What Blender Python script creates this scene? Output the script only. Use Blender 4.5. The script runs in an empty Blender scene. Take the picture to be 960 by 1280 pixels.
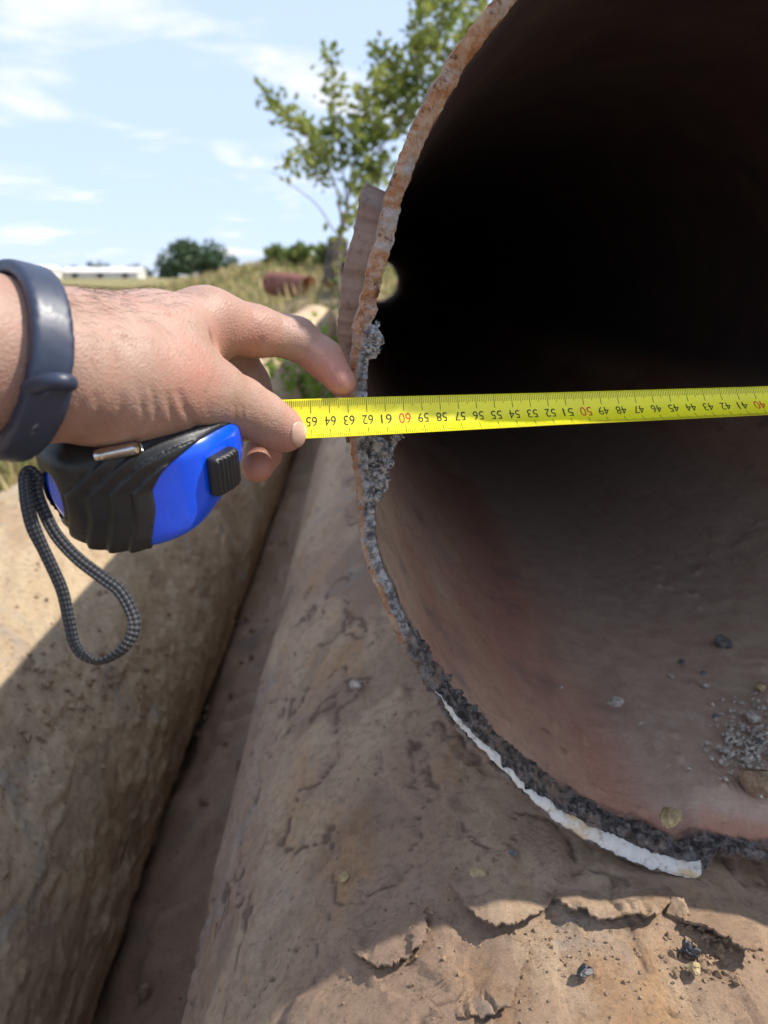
import bpy, math, random
import numpy as np
from mathutils import Vector, Matrix
random.seed(7)
RNG = np.random.default_rng(11)
scn = bpy.context.scene

# ------------------------------------------------------------------ camera
H = 1.0                                   # eye height above the ground (m)
FPX = 961.0                               # focal length in photo pixels (960x1280)
PITCH = math.atan(295 / 961.0)
YAW = math.radians(1.88)
CAM = np.array([0, 0, H])
FW = np.array([math.sin(YAW) * math.cos(PITCH), math.cos(YAW) * math.cos(PITCH), -math.sin(PITCH)])
RT = np.array([math.cos(YAW), -math.sin(YAW), 0])
UP = np.cross(RT, FW)
cd = bpy.data.cameras.new('camera')
cam = bpy.data.objects.new('camera', cd)
scn.collection.objects.link(cam)
scn.camera = cam
cam.location = CAM
cam.rotation_euler = (math.pi / 2 - PITCH, 0, -YAW)
cd.sensor_fit = 'AUTO'
cd.sensor_width = 36
cd.lens = FPX / 1280 * 36
cd.clip_start = 0.01
cd.clip_end = 5000
cd.dof.use_dof = True
cd.dof.focus_distance = 0.425
cd.dof.aperture_fstop = 8.6

# ------------------------------------------------------------------ world, sun, exposure
SUN = np.array([0.64, 0.045, 0.77]); SUN = SUN / np.linalg.norm(SUN)
w = bpy.data.worlds.new('World'); scn.world = w; w.use_nodes = True
nt = w.node_tree; nt.nodes.clear()
def wn(t, **k):
    n = nt.nodes.new(t)
    for a, b in k.items(): setattr(n, a, b)
    return n
sky = wn('ShaderNodeTexSky', sky_type='NISHITA', sun_disc=False)
sky.sun_elevation = math.asin(SUN[2]); sky.sun_rotation = math.atan2(SUN[0], SUN[1])
sky.air_density = 1.0; sky.dust_density = 0.4; sky.ozone_density = 1.6; sky.altitude = 600
tc = wn('ShaderNodeTexCoord')
sep = wn('ShaderNodeSeparateXYZ'); nt.links.new(tc.outputs['Generated'], sep.inputs[0])
az = wn('ShaderNodeMath', operation='ADD'); nt.links.new(sep.outputs['Z'], az.inputs[0]); az.inputs[1].default_value = 0.10
mz = wn('ShaderNodeMath', operation='MAXIMUM'); nt.links.new(az.outputs[0], mz.inputs[0]); mz.inputs[1].default_value = 0.03
dx = wn('ShaderNodeMath', operation='DIVIDE'); nt.links.new(sep.outputs['X'], dx.inputs[0]); nt.links.new(mz.outputs[0], dx.inputs[1])
dy = wn('ShaderNodeMath', operation='DIVIDE'); nt.links.new(sep.outputs['Y'], dy.inputs[0]); nt.links.new(mz.outputs[0], dy.inputs[1])
cb = wn('ShaderNodeCombineXYZ'); nt.links.new(dx.outputs[0], cb.inputs[0]); nt.links.new(dy.outputs[0], cb.inputs[1]); cb.inputs[2].default_value = 3.7
nz = wn('ShaderNodeTexNoise'); nz.inputs['Scale'].default_value = 1.35; nz.inputs['Detail'].default_value = 7; nz.inputs['Roughness'].default_value = 0.52; nz.inputs['Distortion'].default_value = 0.35
nt.links.new(cb.outputs[0], nz.inputs['Vector'])
cr = wn('ShaderNodeMapRange', interpolation_type='SMOOTHSTEP'); nt.links.new(nz.outputs[0], cr.inputs[0])
cr.inputs[1].default_value = 0.515; cr.inputs[2].default_value = 0.70; cr.inputs[3].default_value = 0.0; cr.inputs[4].default_value = 0.85
vl = wn('ShaderNodeMix', data_type='RGBA'); vl.inputs[0].default_value = 0.95; nt.links.new(sky.outputs[0], vl.inputs[6]); vl.inputs[7].default_value = (1.34, 1.66, 2.30, 1)     # even thin high haze over the whole sky
mx = wn('ShaderNodeMix', data_type='RGBA'); nt.links.new(cr.outputs[0], mx.inputs[0]); nt.links.new(vl.outputs[2], mx.inputs[6]); mx.inputs[7].default_value = (2.35, 2.3, 2.28, 1)
bg = wn('ShaderNodeBackground'); nt.links.new(mx.outputs[2], bg.inputs[0]); bg.inputs[1].default_value = 0.15
wo = wn('ShaderNodeOutputWorld'); nt.links.new(bg.outputs[0], wo.inputs[0])
sd = bpy.data.lights.new('sun', 'SUN'); so = bpy.data.objects.new('sun', sd); scn.collection.objects.link(so)
sd.energy = 2.0; sd.angle = math.radians(0.53); sd.color = (1.0, 0.94, 0.85)
so.rotation_euler = Vector(SUN).to_track_quat('Z', 'Y').to_euler()
scn.view_settings.view_transform = 'Standard'; scn.view_settings.look = 'None'
scn.view_settings.exposure = 1.72; scn.view_settings.gamma = 1; scn.view_settings.use_curve_mapping = False
scn.cycles.use_denoising = True
scn.cycles.max_bounces = 10; scn.cycles.diffuse_bounces = 8

# ------------------------------------------------------------------ helpers
def W(px, py, d):
    """photo pixel + distance along the view axis -> world point"""
    return CAM + d * (FW + (px - 480) / FPX * RT + (640 - py) / FPX * UP)
def C(px, py, d):
    """the same point in camera axes (right, up, forward)"""
    return np.array([(px - 480) / FPX * d, (640 - py) / FPX * d, d])
def cam2w(P):
    P = np.asarray(P, float)
    return CAM + P[..., :1] * RT + P[..., 1:2] * UP + P[..., 2:3] * FW
def ray(px, py):
    return FW + (px - 480) / FPX * RT + (640 - py) / FPX * UP
def hit(px, py, cx, cz, R, inside=False):
    """ray against a cylinder along Y"""
    d = ray(px, py); o = CAM
    a = d[0]**2 + d[2]**2; b = 2 * ((o[0] - cx) * d[0] + (o[2] - cz) * d[2]); c = (o[0] - cx)**2 + (o[2] - cz)**2 - R * R
    D = b * b - 4 * a * c
    t = (-b + math.sqrt(max(D, 0)) * (1 if inside else -1)) / (2 * a)
    return o + t * d
def hash3(i, j, k, s):
    h = (i.astype(np.uint32) * np.uint32(374761393) + j.astype(np.uint32) * np.uint32(668265263) + k.astype(np.uint32) * np.uint32(2147483647) + np.uint32(s * 7919 + 13))
    h = (h ^ (h >> np.uint32(13))) * np.uint32(1274126177)
    h = h ^ (h >> np.uint32(16))
    return (h & np.uint32(0xffffff)).astype(np.float64) / float(0xffffff)
def vnoise(P, s=0):
    P = np.asarray(P, float); F = np.floor(P); f = P - F; I = F.astype(np.int64)
    f = f * f * f * (f * (f * 6 - 15) + 10); out = 0
    for a in (0, 1):
        wa = f[..., 0] if a else 1 - f[..., 0]
        for b in (0, 1):
            wb = f[..., 1] if b else 1 - f[..., 1]
            for c in (0, 1):
                wc = f[..., 2] if c else 1 - f[..., 2]
                out = out + wa * wb * wc * hash3(I[..., 0] + a, I[..., 1] + b, I[..., 2] + c, s)
    return out * 2 - 1
def fbm(P, scale=1.0, oct=4, s=0, gain=.5):
    P = np.asarray(P, float) * scale; v = 0; a = 1.; t = 0
    for o in range(oct):
        v = v + a * vnoise(P + 17.3 * o, s + o); t += a; a *= gain; P = P * 2.03
    return v / t
def sstep(a, b, x):
    t = np.clip((x - a) / (b - a), 0, 1); return t * t * (3 - 2 * t)

def link(o, parent=None):
    scn.collection.objects.link(o)
    if parent: o.parent = parent
    return o
def mesh(name, V, Fc, mat=None, parent=None, smooth=True, attrs=None):
    V = np.ascontiguousarray(V, dtype=np.float32).reshape(-1, 3)
    me = bpy.data.meshes.new(name)
    if isinstance(Fc, np.ndarray):
        n, k = Fc.shape
        me.vertices.add(len(V)); me.vertices.foreach_set('co', V.ravel())
        me.loops.add(n * k); me.loops.foreach_set('vertex_index', Fc.astype(np.int32).ravel())
        me.polygons.add(n); me.polygons.foreach_set('loop_start', np.arange(0, n * k, k, dtype=np.int32))
        me.polygons.foreach_set('loop_total', np.full(n, k, dtype=np.int32))
        me.update(calc_edges=True)
    else:
        me.from_pydata(V.tolist(), [], [list(map(int, q)) for q in Fc])
    me.polygons.foreach_set('use_smooth', np.full(len(me.polygons), smooth))
    for an, av in (attrs or {}).items():
        at = me.attributes.new(an, 'FLOAT', 'POINT'); at.data.foreach_set('value', np.ascontiguousarray(av, dtype=np.float32).ravel())
    me.update()
    o = bpy.data.objects.new(name, me)
    if mat: me.materials.append(mat)
    return link(o, parent)
def gridF(nu, nv, wrapu=False, wrapv=False, flip=False):
    a = np.arange(nu if wrapu else nu - 1); b = np.arange(nv if wrapv else nv - 1)
    A, B = np.meshgrid(a, b, indexing='ij'); A2 = (A + 1) % nu; B2 = (B + 1) % nv
    q = np.stack([A * nv + B, A2 * nv + B, A2 * nv + B2, A * nv + B2], -1).reshape(-1, 4)
    return q[:, ::-1] if flip else q
def empty(name, loc=(0, 0, 0)):
    o = bpy.data.objects.new(name, None); o.empty_display_size = .05; o.location = loc
    return link(o)
def tag(o, label=None, cat=None, group=None, kind=None):
    if label: o['label'] = label
    if cat: o['category'] = cat
    if group: o['group'] = group
    if kind: o['kind'] = kind
    return o
def under(o, root):
    """parent o (built in world space) to root, keeping its place"""
    o.parent = root; o.matrix_parent_inverse = Matrix.Translation(-Vector(root.location)); return o
def tube(path, r, n=10, cap=True):
    P = np.asarray(path, float); m = len(P); r = np.broadcast_to(np.asarray(r, float), (m,))
    T = np.gradient(P, axis=0); T /= np.linalg.norm(T, axis=1)[:, None] + 1e-12
    ref = np.array([.13, .21, .97]) if abs(T[0] @ np.array([.13, .21, .97])) < .9 else np.array([.97, .1, .2])
    V = []
    nrm = ref - (ref @ T[0]) * T[0]; nrm /= np.linalg.norm(nrm)
    for i in range(m):
        nrm = nrm - (nrm @ T[i]) * T[i]; nrm /= np.linalg.norm(nrm) + 1e-12
        b = np.cross(T[i], nrm)
        a = np.linspace(0, 2 * np.pi, n, endpoint=False)
        V.append(P[i] + r[i] * (np.cos(a)[:, None] * nrm + np.sin(a)[:, None] * b))
    V = np.concatenate(V); F = gridF(m, n, wrapv=True).tolist()
    if cap:
        F.append(list(range(n))[::-1]); F.append([(m - 1) * n + i for i in range(n)])
    return V, F
class MB:
    def __init__(s): s.V = []; s.F = []; s.n = 0
    def add(s, V, F):
        V = np.asarray(V, float).reshape(-1, 3); s.V.append(V); s.F += [[int(i) + s.n for i in f] for f in F]; s.n += len(V)
    def build(s, name, mat, parent=None, smooth=True): return mesh(name, np.concatenate(s.V), s.F, mat, parent, smooth)
def spline(P, n):
    P = np.asarray(P, float); t = np.linspace(0, len(P) - 1, n); i = np.clip(t.astype(int), 0, len(P) - 2); f = (t - i)[:, None]
    p0 = P[np.maximum(i - 1, 0)]; p1 = P[i]; p2 = P[i + 1]; p3 = P[np.minimum(i + 2, len(P) - 1)]
    return .5 * (2 * p1 + (p2 - p0) * f + (2 * p0 - 5 * p1 + 4 * p2 - p3) * f**2 + (3 * p1 - p0 - 3 * p2 + p3) * f**3)
def surfnets(S, org, h):
    """naive surface nets on a grid of signed distances"""
    nx, ny, nz_ = S.shape
    ins = S < 0
    cnt = np.zeros((nx - 1, ny - 1, nz_ - 1), np.float32); acc = np.zeros((nx - 1, ny - 1, nz_ - 1, 3), np.float32)
    cor = lambda A, c: A[c[0]:c[0] + nx - 1, c[1]:c[1] + ny - 1, c[2]:c[2] + nz_ - 1]
    any_ = np.zeros(cnt.shape, np.uint8)
    for a in (0, 1):
        for b in (0, 1):
            for c in (0, 1): any_ += cor(ins, (a, b, c))
    act = np.argwhere((any_ > 0) & (any_ < 8)); ii = tuple(act.T)
    pos = np.zeros((len(act), 3)); n = np.zeros(len(act))
    for ax in range(3):
        o1, o2 = [k for k in range(3) if k != ax]
        for a in (0, 1):
            for b in (0, 1):
                c0 = [0, 0, 0]; c0[o1] = a; c0[o2] = b; c1 = list(c0); c1[ax] = 1
                s0 = S[act[:, 0] + c0[0], act[:, 1] + c0[1], act[:, 2] + c0[2]]; s1 = S[act[:, 0] + c1[0], act[:, 1] + c1[1], act[:, 2] + c1[2]]
                m = (s0 < 0) != (s1 < 0); t = np.where(m, s0 / np.where(m, s0 - s1, 1), 0)
                q = np.tile(np.array(c0, float), (len(act), 1)); q[:, ax] += t
                pos += np.where(m[:, None], q, 0); n += m
    V = (act + pos / n[:, None]) * h + np.asarray(org)
    idx = np.full(cnt.shape, -1, np.int64); idx[ii] = np.arange(len(act))
    Q = []
    for ax in range(3):
        o1, o2 = [(1, 2), (2, 0), (0, 1)][ax]
        sl0 = [slice(None)] * 3; sl1 = [slice(None)] * 3; sl0[ax] = slice(0, -1); sl1[ax] = slice(1, None)
        A = ins[tuple(sl0)]; B = ins[tuple(sl1)]
        e = np.argwhere(A != B); e = e[(e[:, o1] > 0) & (e[:, o2] > 0) & (e[:, o1] < S.shape[o1] - 1) & (e[:, o2] < S.shape[o2] - 1)]
        s = A[tuple(e.T)]
        def g(da, db):
            t = e.copy(); t[:, o1] += da; t[:, o2] += db; return idx[tuple(t.T)]
        q = np.stack([g(-1, -1), g(0, -1), g(0, 0), g(-1, 0)], 1)
        q[~s] = q[~s][:, ::-1]
        Q.append(q)
    Q = np.concatenate(Q); Q = Q[(Q >= 0).all(1)]
    return V, Q
def snc(S, org, h):
    V, Q = surfnets(S, org, h); return V, np.ascontiguousarray(Q[:, ::-1])
def relax(V, Q, it=2, lam=.5):
    E = np.concatenate([Q[:, [0, 1]], Q[:, [1, 2]], Q[:, [2, 3]], Q[:, [3, 0]]]); E = np.concatenate([E, E[:, ::-1]])
    for k in range(it):
        A = np.zeros_like(V); n = np.zeros(len(V))
        for c in range(3): A[:, c] = np.bincount(E[:, 0], V[E[:, 1], c], len(V))
        n = np.bincount(E[:, 0], minlength=len(V))
        V = V + lam * (A / np.maximum(n, 1)[:, None] - V)
    return V
def smin(a, b, k):
    h = np.clip(.5 + .5 * (b - a) / k, 0, 1); return b + (a - b) * h - k * h * (1 - h)
_comp = {}
def cone(X, a, b, ra, rb):
    """distance to a tapered capsule, X of shape (..., 3)"""
    if id(X) not in _comp:
        _comp.clear(); _comp[id(X)] = (X, [np.ascontiguousarray(X[..., k], dtype=np.float32) for k in range(3)])
    x, y, z = _comp[id(X)][1]
    a = [np.float32(t) for t in a]; ab = [np.float32(t) - q for t, q in zip(b, a)]; L2 = np.float32(sum(float(t)**2 for t in ab) + 1e-12)
    dx_ = x - a[0]; dy_ = y - a[1]; dz_ = z - a[2]
    t = dx_ * (ab[0] / L2); t += dy_ * (ab[1] / L2); t += dz_ * (ab[2] / L2); np.clip(t, 0, 1, out=t)
    dx_ -= t * ab[0]; dy_ -= t * ab[1]; dz_ -= t * ab[2]
    dx_ *= dx_; dy_ *= dy_; dz_ *= dz_; dx_ += dy_; dx_ += dz_; np.sqrt(dx_, out=dx_)
    t *= np.float32(rb - ra); dx_ -= t; dx_ -= np.float32(ra)
    return dx_
def rock(name, c, r, mat, parent=None, seed=0, squash=(1, 1, 1), n=10, rough=.35):
    """an angular lump"""
    u = np.linspace(0, np.pi, n); v = np.linspace(0, 2 * np.pi, 2 * n, endpoint=False)
    A, B = np.meshgrid(u[1:-1], v, indexing='ij')
    D = np.stack([np.sin(A) * np.cos(B), np.sin(A) * np.sin(B), np.cos(A)], -1)
    D = np.concatenate([D.reshape(-1, 3), [[0, 0, 1], [0, 0, -1]]])
    rad = 1 + rough * fbm(D + seed * 3.1, 1.4, 3, seed)
    P = D * rad[:, None]
    rr = np.random.default_rng(seed)
    for k in range(7):                      # flat broken facets
        q = rr.normal(size=3); q /= np.linalg.norm(q); lim = .62 + .25 * rr.random()
        e = P @ q - lim; P = P - np.maximum(e, 0)[:, None] * q
    P = P * np.asarray(squash) * r
    m = len(u) - 2; F = gridF(m, 2 * n, wrapv=True).tolist()
    top = m * 2 * n; bot = top + 1
    for i in range(2 * n):
        F.append([top, i, (i + 1) % (2 * n)]); F.append([bot, (m - 1) * 2 * n + (i + 1) % (2 * n), (m - 1) * 2 * n + i])
    o = mesh(name, P, F, mat, None, False)
    o.location = c
    return o

# ------------------------------------------------------------------ materials
class Mat:
    def __init__(s, name, rough=.8, metal=0., spec=.3):
        s.m = bpy.data.materials.new(name); s.m.use_nodes = True; s.t = s.m.node_tree
        s.b = s.t.nodes['Principled BSDF']; s.b.inputs['Roughness'].default_value = rough; s.b.inputs['Metallic'].default_value = metal
        s.b.inputs['Specular IOR Level'].default_value = spec
        s.tc = s.t.nodes.new('ShaderNodeTexCoord')
    def n(s, t, **k):
        x = s.t.nodes.new(t)
        for a, b in k.items(): setattr(x, a, b)
        return x
    def l(s, a, b): s.t.links.new(a, b)
    def mapped(s, scale=(1, 1, 1), rot=(0, 0, 0), src=None):
        m = s.n('ShaderNodeMapping'); m.inputs['Scale'].default_value = scale; m.inputs['Rotation'].default_value = rot
        s.l(src or s.tc.outputs['Object'], m.inputs[0]); return m.outputs[0]
    def noise(s, scale, detail=5, rough=.6, dist=0., vec=None):
        x = s.n('ShaderNodeTexNoise'); x.inputs['Scale'].default_value = scale; x.inputs['Detail'].default_value = detail
        x.inputs['Roughness'].default_value = rough; x.inputs['Distortion'].default_value = dist
        s.l(vec or s.tc.outputs['Object'], x.inputs['Vector']); return x.outputs[0]
    def voro(s, scale, feat='F1', vec=None):
        x = s.n('ShaderNodeTexVoronoi', feature=feat); x.inputs['Scale'].default_value = scale
        s.l(vec or s.tc.outputs['Object'], x.inputs['Vector']); return x.outputs['Distance']
    def ramp(s, f, lo, hi, a=0., b=1.):
        x = s.n('ShaderNodeMapRange', interpolation_type='SMOOTHSTEP'); s.l(f, x.inputs[0])
        for i, v in zip((1, 2, 3, 4), (lo, hi, a, b)): x.inputs[i].default_value = v
        return x.outputs[0]
    def attr(s, name):
        x = s.n('ShaderNodeAttribute'); x.attribute_name = name; return x.outputs['Fac']
    def math(s, op, a, b):
        x = s.n('ShaderNodeMath', operation=op)
        for i, v in ((0, a), (1, b)):
            if isinstance(v, (int, float)): x.inputs[i].default_value = v
            else: s.l(v, x.inputs[i])
        return x.outputs[0]
    def mix(s, f, a, b):
        x = s.n('ShaderNodeMix', data_type='RGBA')
        if isinstance(f, (int, float)): x.inputs[0].default_value = f
        else: s.l(f, x.inputs[0])
        for i, v in ((6, a), (7, b)):
            if isinstance(v, tuple): x.inputs[i].default_value = (*v, 1)
            else: s.l(v, x.inputs[i])
        return x.outputs[2]
    def col(s, c):
        if isinstance(c, tuple): s.b.inputs['Base Color'].default_value = (*c, 1)
        else: s.l(c, s.b.inputs['Base Color'])
        return s
    def rough(s, f): s.l(f, s.b.inputs['Roughness']); return s
    def bump(s, f, strength=.5, dist=.002):
        b = s.n('ShaderNodeBump'); b.inputs['Strength'].default_value = strength; b.inputs['Distance'].default_value = dist
        s.l(f, b.inputs['Height'])
        if s.b.inputs['Normal'].is_linked: s.l(s.b.inputs['Normal'].links[0].from_socket, b.inputs['Normal'])
        s.l(b.outputs[0], s.b.inputs['Normal']); return s

def soiled(name, base, soil, dark, warm, grey, soil_lo=.42, soil_hi=.60, seed=0.0, seam=False):
    """weathered steel with a skin of dried soil, rust and old coating"""
    m = Mat(name, .9, 0, .15)
    off = m.n('ShaderNodeVectorMath', operation='ADD'); m.l(m.tc.outputs['Object'], off.inputs[0]); off.inputs[1].default_value = (seed, seed * 1.7, seed * .6)
    v = off.outputs[0]
    st = m.mapped((1, .45, 1), src=v)
    c = m.mix(m.ramp(m.noise(5, 7, .65, .6, st), soil_lo, soil_hi), base, soil)
    c = m.mix(m.ramp(m.noise(9, 6, .6, .4, st), .54, .70, 0, .8), c, warm)
    c = m.mix(m.ramp(m.noise(7, 6, .65, .8, v), .56, .68, 0, .75), c, grey)
    c = m.mix(m.ramp(m.noise(26, 8, .78, .3, v), .55, .80, 0, .8), c, dark)
    c = m.mix(m.ramp(m.noise(120, 6, .75, 0, v), .44, .76, 0, .62), c, dark)
    c = m.mix(m.ramp(m.noise(48, 6, .75, .5, st), .56, .72, 0, .6), c, warm)
    c = m.mix(m.ramp(m.noise(260, 5, .75, 0, v), .55, .70, 0, .6), c, soil)
    c = m.mix(m.ramp(m.noise(520, 4, .75, 0, v), .56, .70, 0, .38), c, dark)
    c = m.mix(m.ramp(m.attr('pit'), .2, .9, 0, .8), c, dark)
    m.col(c)
    m.bump(m.noise(60, 10, .78, .2, v), .9, .006)
    m.bump(m.noise(330, 6, .8, 0, v), 1.0, .0022)
    m.bump(m.voro(170, vec=v), .35, .0018)
    return m.m
M = {}
M['lower'] = soiled('soiled rusty steel', (.44, .30, .205), (.58, .42, .28), (.15, .10, .072), (.52, .30, .145), (.40, .335, .285), seed=1.3)
M['left'] = soiled('dusty coated steel', (.45, .32, .20), (.59, .455, .295), (.21, .14, .09), (.46, .32, .18), (.39, .34, .29), .38, .58, seed=4.1)
def mk_bore():
    m = Mat('rusted pipe bore', .88, 0, .2)
    st = m.mapped((1, .3, 1))
    c = m.mix(m.ramp(m.noise(4, 6, .6, .4, st), .38, .62), (.52, .265, .18), (.60, .41, .28))
    c = m.mix(m.ramp(m.noise(14, 6, .65, .3), .52, .72, 0, .7), c, (.26, .195, .155))
    c = m.mix(m.ramp(m.noise(40, 9, .82, .2), .54, .72, 0, .7), c, (.15, .09, .065))
    c = m.mix(m.ramp(m.noise(190, 6, .8), .58, .70, 0, .5), c, (.12, .075, .058))
    c = m.mix(m.ramp(m.noise(210, 4, .65), .62, .78, 0, .5), c, (.36, .28, .21))
    c = m.mix(m.math('MULTIPLY', m.attr('dark_tone'), .88), c, m.mix(m.ramp(m.noise(12, 5, .6), .4, .7), (.040, .042, .060), (.075, .065, .070)))  # upper bore blended towards blue-black
    c = m.mix(m.attr('mud'), c, m.mix(m.ramp(m.noise(45, 6, .65), .35, .65), (.48, .345, .26), (.57, .44, .335)))
    slag = m.mix(m.ramp(m.noise(170, 6, .7), .4, .68), (.035, .030, .028), (.24, .205, .185))
    slag = m.mix(m.ramp(m.noise(48, 6, .7), .48, .66, 0, .8), slag, (.25, .165, .115))
    c = m.mix(m.attr('slag'), c, slag)
    m.col(c)
    m.bump(m.noise(90, 8, .75), .8, .004); m.bump(m.noise(420, 5, .75), .7, .0012)
    return m.m
M['bore'] = mk_bore()
def mk_edge():
    m = Mat('flame cut steel edge', .8, 0, .3)
    c = m.mix(m.ramp(m.noise(85, 7, .78, .4), .38, .60), (.40, .165, .06), (.54, .37, .25))
    c = m.mix(m.ramp(m.noise(45, 7, .75), .50, .62, 0, .95), c, (.44, .41, .40))
    c = m.mix(m.ramp(m.noise(130, 7, .8), .52, .64, 0, .95), c, (.11, .06, .04))
    g = m.mix(m.ramp(m.noise(190, 6, .7), .38, .66), (.10, .095, .10), (.50, .50, .50))
    c = m.mix(m.attr('slag'), c, g)
    k = m.mix(m.ramp(m.noise(150, 6, .75), .40, .66), (.022, .018, .017), (.22, .19, .175))
    k = m.mix(m.ramp(m.noise(40, 6, .7), .50, .64, 0, .8), k, (.26, .17, .115))
    c = m.mix(m.attr('crust'), c, k)
    m.col(c); m.bump(m.noise(240, 6, .75), 1.0, .0028)
    return m.m
M['edge'] = mk_edge()
def mk_wall():
    m = Mat('rusted pipe coating', .9, 0, .15)
    st = m.mapped((1, .2, 1))
    c = m.mix(m.ramp(m.noise(16, 6, .65, .4, st), .38, .64), (.24, .165, .13), (.36, .24, .17))
    c = m.mix(m.ramp(m.noise(70, 5, .7, .2, st), .55, .72, 0, .8), c, (.09, .06, .05))
    m.col(c); m.bump(m.noise(120, 7, .7), .6, .002)
    return m.m
M['wall'] = mk_wall()
def mk_white():
    m = Mat('chalky white paint', .75, 0, .3)
    c = m.mix(m.ramp(m.noise(22, 5, .65), .56, .70, 0, .8), (.70, .66, .59), (.62, .38, .13))
    c = m.mix(m.ramp(m.noise(150, 7, .8), .52, .66, 0, .85), c, (.36, .28, .21))
    m.col(c); m.bump(m.noise(300, 5, .75), .9, .0016)
    return m.m
M['white'] = mk_white()
def simple(name, a, b, scale, rough=.85, spec=.2, lo=.38, hi=.64, bump=.5, bdist=.001, bscale=None, metal=0):
    m = Mat(name, rough, metal, spec); m.col(m.mix(m.ramp(m.noise(scale, 6, .65), lo, hi), a, b))
    if bump: m.bump(m.noise(bscale or scale * 3, 6, .7), bump, bdist)
    return m.m
M['slag'] = simple('grey slag', (.085, .08, .08), (.46, .45, .44), 330, .7, .4, bdist=.0015)
M['crumb'] = simple('black slag crumbs', (.012, .011, .011), (.075, .065, .062), 160, .6, .4)
M['stone_grey'] = simple('pale dusty stone', (.32, .27, .22), (.54, .48, .41), 150)
M['stone_dark'] = simple('dark grey stone', (.11, .105, .10), (.24, .225, .205), 150)
M['clod'] = simple('yellow dry clay', (.30, .22, .11), (.46, .36, .20), 170)
M['clod_brown'] = simple('brown dry clay', (.20, .135, .085), (.34, .24, .155), 170)
M['dark_tone'] = simple('black tar', (.010, .010, .012), (.03, .03, .034), 200, .35, .6)
M['flake'] = soiled('rust scale', (.22, .15, .105), (.36, .26, .175), (.07, .05, .042), (.34, .19, .10), (.22, .20, .19), seed=7.7)

# ------------------------------------------------------------------ ground
def mk_ground():
    m = Mat('dry earth and turf', .95, 0, .1)
    c = m.mix(m.ramp(m.noise(.35, 6, .6), .40, .60), (.20, .17, .075), (.30, .25, .125))
    c = m.mix(m.ramp(m.noise(1.3, 6, .65), .50, .66, 0, .8), c, (.095, .125, .035))
    c = m.mix(m.ramp(m.noise(3.2, 5, .6), .60, .72, 0, .7), c, (.36, .31, .24))
    c = m.mix(m.attr('bare'), c, m.mix(m.ramp(m.noise(12, 7, .7), .36, .66), (.135, .092, .065), (.26, .19, .135)))
    m.col(c); m.bump(m.noise(30, 8, .75), .7, .02)
    return m.m
M['ground'] = mk_ground()
def ground_z(X, Y):
    z = .05 * fbm(np.stack([X, Y, 0 * X], -1), .35, 4, 3) * sstep(1, 5, np.hypot(X + .2, Y))
    z = z + 1.75 * np.exp(-(((X + 1.6) / 5.5)**2 + ((Y - 34) / 7.0)**2)) * (1 + .12 * fbm(np.stack([X, Y, 0 * X], -1), .5, 3, 5))
    z = z + .75 * np.exp(-(((X + .2) / 1.9)**2 + ((Y - 15.5) / 2.2)**2))
    z = z + .9 * np.exp(-(((X + 20) / 18)**2 + ((Y - 130) / 22.0)**2))
    return z
def axis_samples(lo, hi, c, fine, grow=1.12):
    a = [c]; s = fine
    while a[-1] < hi: a.append(a[-1] + s); s *= grow
    b = [c]; s = fine
    while b[-1] > lo: b.append(b[-1] - s); s *= grow
    return np.array(sorted(set(b[1:] + a)))
gx = axis_samples(-2500, 2500, -.3, .09, 1.045); gy = axis_samples(-60, 3500, 1.0, .09, 1.035)
GX, GY = np.meshgrid(gx, gy, indexing='ij')
bare = np.clip(1 - sstep(1.3, 3.0, np.abs(GX + .2)) + .0, 0, 1) * (1 - sstep(13, 17, GY))
g = mesh('ground', np.stack([GX, GY, ground_z(GX, GY)], -1), gridF(len(gx), len(gy)), M['ground'], None, True, {'bare': bare})
tag(g, 'dry earth with patchy grass under the pipes', None, None, 'structure')

# ------------------------------------------------------------------ the two pipes lying on the ground
LOW = (.150, H - .693, .315); LEFT = (-.613, H - .718, .315)
def ysteps(y0, y1, fine, fine_to, grow):
    a = [y0]; s = fine
    while a[-1] < y1:
        a.append(a[-1] + s)
        if a[-1] > fine_to: s *= grow
    a[-1] = y1; return np.array(a)
def relief(P, s, amp=1.0, crack=1.0):
    """scaly, crusted skin of a rusty pipe: (height, pits)"""
    Q = P * np.array([1, .7, 1])
    h = .0050 * fbm(Q, 6, 4, s) + .0026 * fbm(Q, 24, 4, s + 9)
    n1 = fbm(Q + .06 * fbm(Q, 9, 3, s + 30)[..., None], 5.5, 5, s + 20, .55)
    h = h + .0032 * sstep(.02, .055, n1) + .0028 * sstep(.20, .225, n1) - .0030 * sstep(-.16, -.20, n1)      # plates of scale
    r = 1 - np.abs(fbm(Q, 15, 4, s + 40)); cr = sstep(.955, .995, r)
    cr = cr * crack; h = h - .0022 * cr
    n2 = vnoise(Q * 75, s + 50); lump = sstep(.45, .9, n2) * sstep(0, .3, fbm(Q, 7, 3, s + 55)); h = h + .0042 * lump
    return h * amp, np.clip(cr * .8 + sstep(-.12, -.3, n1) * .5, 0, 1)
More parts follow.
